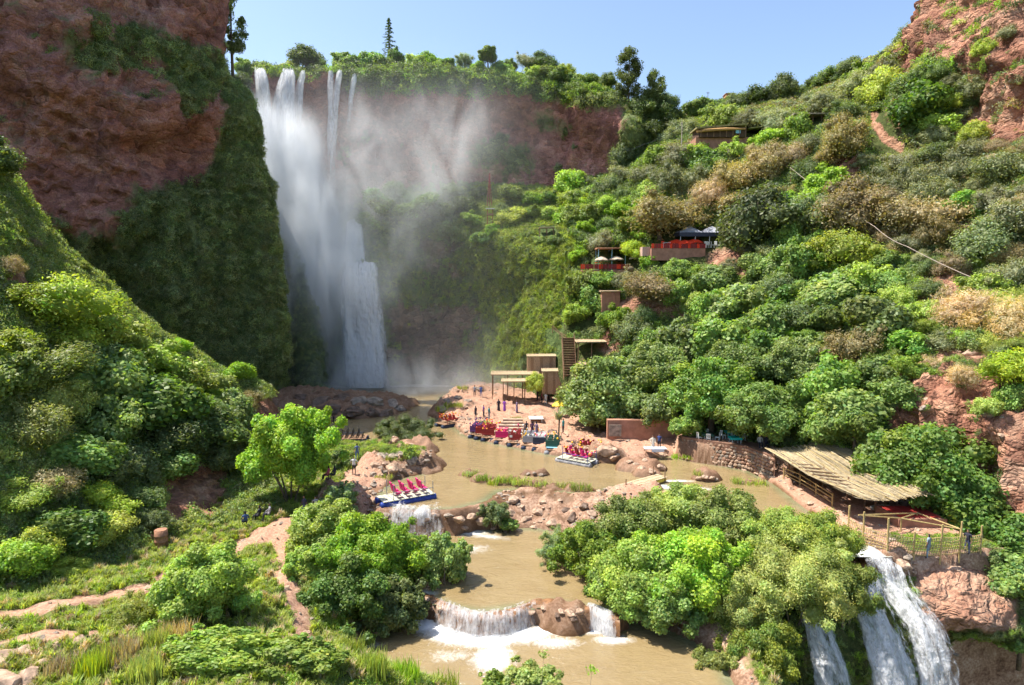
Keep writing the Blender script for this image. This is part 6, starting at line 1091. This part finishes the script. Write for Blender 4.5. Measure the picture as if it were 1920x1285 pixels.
# bamboo canopy
CA, CB, CF, CE = Vector(U(1446, 846, 57.2)), Vector(U(1572, 833, 58.5)), Vector(U(1606, 929, 45.2)), Vector(U(1742, 928, 46)); o4 = CF.copy(); t = thing('bamboo_canopy', 'large flat canopy of bleached bamboo canes over the platform', 'canopy', tuple(o4)); rg_ = random.Random(4)
for i in range(200):
    f = i/199; a = CA.lerp(CB, f); b = CF.lerp(CE, f); sag = Vector((0, 0, -.35*math.sin(f*math.pi*1.5)-rg_.uniform(0, .12))); mid = a.lerp(b, .5)+Vector((rg_.uniform(-.15, .15), 0, -.25+rg_.uniform(-.1, .1)))+sag; e0, e1 = rg_.uniform(-.12, .03), 1+rg_.uniform(-.05, .06)
    A0 = a.lerp(b, e0)+sag*.5; B0 = a.lerp(b, e1)+sag*.6+Vector((rg_.uniform(-.2, .2), 0, 0)); r_ = rg_.uniform(.016, .036); m = MB(); m.tube([A0-o4, A0.lerp(mid, .55)-o4+Vector((0, 0, rg_.uniform(-.03, .06))), mid-o4, B0-o4], [r_, r_*.95, r_*.85, r_*.6], 5); m.build('cane', (M_CANE, M_CANE2, M_BAM)[rg_.choice((0, 0, 1, 2))], t)
m = MB()
for i in range(12): f = (i+.5)/12; a, b = CA.lerp(CF, f), CB.lerp(CE, f); m.tube([a-o4-Vector((0, 0, .16)), a.lerp(b, .5)-o4-Vector((0, 0, .62)), b-o4-Vector((0, 0, .16))], .07, 5)
m.build('crossbeam', M_WOOD, t)
m = MB(); ns = 16; grid = [[CA.lerp(CB, i/ns).lerp(CF.lerp(CE, i/ns), j/ns)-o4+Vector((0, 0, -.2-.35*math.sin(i/ns*math.pi*1.5)*(1-abs(j/ns-.5)*.6)-.2*math.sin(j/ns*math.pi))) for i in range(ns+1)] for j in range(ns+1)]
m.add([q for r_ in grid for q in r_], [(j*(ns+1)+i, j*(ns+1)+i+1, (j+1)*(ns+1)+i+1, (j+1)*(ns+1)+i) for j in range(ns) for i in range(ns) if (i*7+j*5) % 11 != 0]); m.build('reed_mat', M_CANE2, t)
for px, py in ((1478, 893), (1498, 905), (1520, 912), (1541, 925), (1587, 945), (1620, 958), (1640, 960), (1560, 900), (1665, 945), (1716, 962), (1740, 950)):
    g = at(px, py); g.z = max(g.z, .1)
    if True: m = MB(); f = min(max((57-g.y)/12, 0), 1); top = CA.lerp(CF, f).z-.3; m.tube([g-o4-Vector((0, 0, .3)), Vector((g.x+.08, g.y, top))-o4], .06, 6); m.build('post', M_WOOD, t)
# rails, wicker fence, frame
railing('bamboo handrail along the path below the canopy', [at(1470, 898), at(1500, 912), at(1530, 930), at(1560, 950)], 1.1, M_BAM, 3, r=.05)
fp = [(1590, 1003), (1618, 1022), (1664, 1034), (1713, 1046), (1762, 1056), (1798, 1052), (1838, 1036)]; FPt = []
for a, b in fp: q = at(a, b); q.z = max(q.z, -.1); FPt.append(q)
o5 = FPt[0].copy(); t = thing('bamboo_fence', 'woven bamboo fence around the platform above the cascades', 'fence', tuple(o5)); H5 = [2.2, 2.4, 2.3, 1.7, 2.2, 2.3, 1.9]
for p, h in zip(FPt, H5): m = MB(); m.tube([p-o5-Vector((0, 0, .6)), p-o5+Vector((random.uniform(-.06, .06), 0, h))], .065, 6); m.build('post', M_BAM, t)
for k in range(6):
    for i, (p, q) in enumerate(zip(FPt, FPt[1:])): m = MB(); z = .15+k*.22; m.tube([p-o5+Vector((0, 0, z+random.uniform(-.05, .05))), p.lerp(q, .5)-o5+Vector((0, 0, z-.06+random.uniform(-.06, .06))), q-o5+Vector((0, 0, z+random.uniform(-.05, .05)))], .028, 4); m.build('rail', M_BAM, t)
for i, (p, q) in enumerate(zip(FPt, FPt[1:])):
    n = int((q-p).length/.16)
    for k in range(n): m = MB(); a = p.lerp(q, k/n)-o5; b = p.lerp(q, (k+2.2)/n)-o5; m.tube([a+Vector((0, 0, 0)), a.lerp(b, .4)+Vector((0, -.05, .7)), a.lerp(b, .7)+Vector((0, -.04, 1.25)), b+Vector((0, -.02, 1.1))], .02, 3); m.build('withe', (M_BAM, M_CANE)[k % 2], t)
t = thing('pergola', 'open pergola of bamboo poles over the low red stage', 'pergola', tuple(o5)); top = [Vector(U(a, b, Y)) for a, b, Y in ((1610, 966, 43.5), (1690, 972, 44.5), (1720, 962, 46), (1800, 992, 43.5))]
for a, b in ((0, 1), (1, 2), (1, 3), (2, 3), (0, 2)): m = MB(); m.tube([top[a]-o5, top[b]-o5], .05, 5); m.build('pole', M_BAM, t)
for q in top[1:]: m = MB(); m.tube([(q.x-o5.x, q.y-o5.y, -.4), tuple(q-o5)], .055, 5); m.build('upright', M_BAM, t)
# footbridge
a, b = Vector(UZ(1164, 914, .45)), Vector(UZ(1240, 893, .45)); t = thing('footbridge', 'short plank footbridge with a yellow side beam over the weir channel', 'bridge', tuple(a)); d = b-a; nrm_ = Vector((-d.y, d.x, 0)).normalized(); ang = math.atan2(d.y, d.x)
for i in range(4): m = MB(); m.box(d*.5+nrm_*(i-1.5)*.3+Vector((0, 0, .02*(i % 2))), (d.length+.3, .27, .06), ang); m.build('plank', M_THATCHL, t)
for s in (-1, 1): m = MB(); m.box(d*.5+nrm_*s*.55-Vector((0, 0, .18)), (d.length, .08, .26), ang); m.build('side_beam', fl('yellow_beam', (.55, .42, .06)) if s < 0 else M_WOOD, t)
for f, s in ((.0, -1), (.92, 1), (.96, -1)): m = MB(); m.tube([d*f+nrm_*s*.6-Vector((0, 0, .8)), d*f+nrm_*s*.6+Vector((0, 0, .9))], .05, 5); m.build('post', M_WOOD, t)
# earth steps, table, parasol and palm on the beach
t = thing('earth_steps', 'red earth steps cut into the beach above the moored rafts', 'steps', tuple(at(962, 812)))
for i in range(5): m = MB(); m.box((-.5+i*.12, i*.75, .12+i*.2), (3.4-i*.25, .72, .26), rz=.08*math.sin(i*3)); m.build('step', M_ROCK, t)
table('low white table on the beach behind the moored rafts', at(1005, 790), M_WHITE, .9, .45); umbrella('yellow parasol beside the wide fig tree on the beach', 1047, 752, 84, .9, fl('yellow_canvas', (.7, .5, .04)), 1.8, None)
p = at(1047, 828); t = thing('yucca', 'small yucca palm with a thin trunk behind the moored rafts', 'palm', tuple(p)); H_ = 2.6; m = MB(); m.tube([(0, 0, -.3), (.05, 0, H_*.6), (.1, 0, H_)], [.12, .09, .1], 6); m.build('trunk', M_BARK, t)
me = tuft('crown', 'olive', 77, 90, 1.25, .045, 1.3).data; o = link('crown', me, t, (.1, 0, H_-.1)); plant('lime', 1000, 718, 17, 92.5, 1.1, label='yellow drooping palm like plant beside the lower reed hut', noun='shrub')
# barrel and stick fence in the left shade
p = at(303, 1024); t = thing('barrel', 'rusty barrel standing at the end of the stick fence', 'barrel', (p.x, p.y, p.z)); m = MB(); m.tube([(0, 0, -.1), (0, 0, .05), (0, 0, .35), (0, 0, .38), (0, 0, .42), (0, 0, .75), (0, 0, .78), (0, 0, .82), (0, 0, 1.15)], [.4, .42, .42, .45, .42, .42, .45, .42, .42], 14); m.build('drum_body', M_RUST, t, smooth=True); m = MB(); m.tube([(0, 0, 1.15), (0, 0, 1.18)], .39, 14); m.build('lid', M_RUST, t)
p0, p1 = at(205, 1035), at(290, 1026); t = thing('stick_fence', 'low fence of dead sticks in the shade left of the barrel', 'fence', tuple(p0)); d = p1-p0; M_STK = fl('dead_stick', (.2, .15, .12), .9)
for i in range(26): f = i/25; m = MB(); m.tube([d*f-Vector((0, 0, .2)), d*f+Vector((random.uniform(-.25, .35), random.uniform(-.1, .1), random.uniform(.7, 1.2)))], .022, 4); m.build('stick', M_STK, t)
for z in (.35, .7, .95): m = MB(); m.tube([Vector((0, 0, z)), d*.5+Vector((0, 0, z+.08)), d+Vector((0, 0, z-.1))], .03, 4); m.build('rail', M_STK, t)
# reeds and grass along the water strip
def reeds(px, py, n, wpx, kind, h, lab):
    c = at(px, py); r = wpx*c.y/FPX; V = []; rg_ = random.Random(int(px)); me0 = tuft('reed_clump', kind, int(px), int(n*14), 1, .035, .4).data; co = np.zeros(len(me0.vertices)*3, np.float32); me0.vertices.foreach_get('co', co); co = co.reshape(-1, 3); k = np.repeat(np.arange(len(co)//5), 5); rn = np.random.default_rng(int(px)); off = np.stack([rn.uniform(-r, r, k.max()+1), rn.normal(0, .3, k.max()+1), 0*rn.random(k.max()+1)], 1)
    co = co*np.array((.6, .6, h))+off[k]; me0.vertices.foreach_set('co', co.astype(np.float32).ravel()); me0.update(); link('reed_clump', me0, None, (c.x, c.y, c.z-.1), 0, label=lab, category='reeds', group='reeds along the water strips')
for a, b, n, w_, k, h, lb in ((882, 889, 14, 14, 'shade', .55, 'dark reed clump at the left tip of the grassy strip'), (905, 898, 14, 14, 'bright', .6, 'bright reeds beside the dark reed tip of the strip'), (925, 906, 12, 10, 'lime', .5, 'yellow green reeds trailing down from the strip'), (945, 902, 16, 18, 'willow', .7, 'tall reeds left of the middle of the grassy strip'), (978, 906, 16, 18, 'willow', .7, 'tall reeds in the middle of the grassy strip'), (1010, 909, 14, 16, 'bright', .6, 'reeds right of the middle of the grassy strip'), (1055, 915, 18, 22, 'willow', .75, 'dense reed clump right of the gap in the strip'), (1088, 916, 18, 20, 'bright', .75, 'dense reed clump at the right tip of the strip'), (1383, 905, 10, 9, 'bright', .7, 'small green reed clump in the right channel'), (1415, 907, 16, 20, 'willow', .55, 'long reed row in the right channel below the path'), (1290, 858, 8, 9, 'bright', .5, 'little reed tuft at the end of the shaded stall yard'), (1308, 889, 6, 8, 'lime', .6, 'thin plant on the small channel islet'), (830, 770, 16, 12, 'lime', .9, 'yellow green herbs on the mossy far rocks'), (850, 762, 18, 18, 'willow', .9, 'green herbs on top of the mossy far rocks'), (866, 730, 14, 10, 'lime', .9, 'herbs on the rounded far rock nearest the falls'), (908, 798, 16, 12, 'bright', .8, 'green herbs above the left end of the moored row'), (968, 790, 16, 12, 'bright', .8, 'green herbs beside the red earth steps'), (740, 860, 14, 16, 'lime', .5, 'yellow grass on top of the rock islet'), (720, 895, 12, 16, 'lime', .5, 'yellow green grass beside the raft shore'), (1395, 970, 14, 16, 'bright', .8, 'reeds showing left of the bamboo platform'), (1270, 862, 10, 8, 'bright', .9, 'bright herbs at the corner of the stone wall')): reeds(a, b, n, w_, k, h, lb)
# tall dry reeds in the left foreground
for i, (px, py, k, h) in enumerate(((235, 1235, 'tan', 1.2), (200, 1250, 'willow', 1.2), (290, 1215, 'willow', 1.1), (330, 1200, 'tan', 1.1), (270, 1270, 'willow', 1.2), (170, 1270, 'lime', 1.4), (420, 1240, 'willow', 1.0), (120, 1268, 'tan', 1.1), (700, 1262, 'willow', 1.3), (760, 1275, 'bright', 1.2), (830, 1290, 'willow', .9), (655, 1225, 'willow', 1.0))): reeds(px, py, 26, 26, k, h, ('dry tan', 'pale leaning', 'tall arching', 'brown headed', 'broad leaved', 'short yellow', 'loose green', 'straw coloured', 'feathery', 'fresh green', 'bottom edge', 'bank side', 'short fresh')[i]+' grass clump in the foreground '+('left of the leafy patch', 'at the far left', 'behind the leafy patch', 'by the round bush', 'under the others', 'near the rock corner', 'in the leafy patch', 'near the red rocks', 'by the lower pool', 'under the thicket', 'in front of the pool', 'below the thicket', 'by the footpath end')[i])
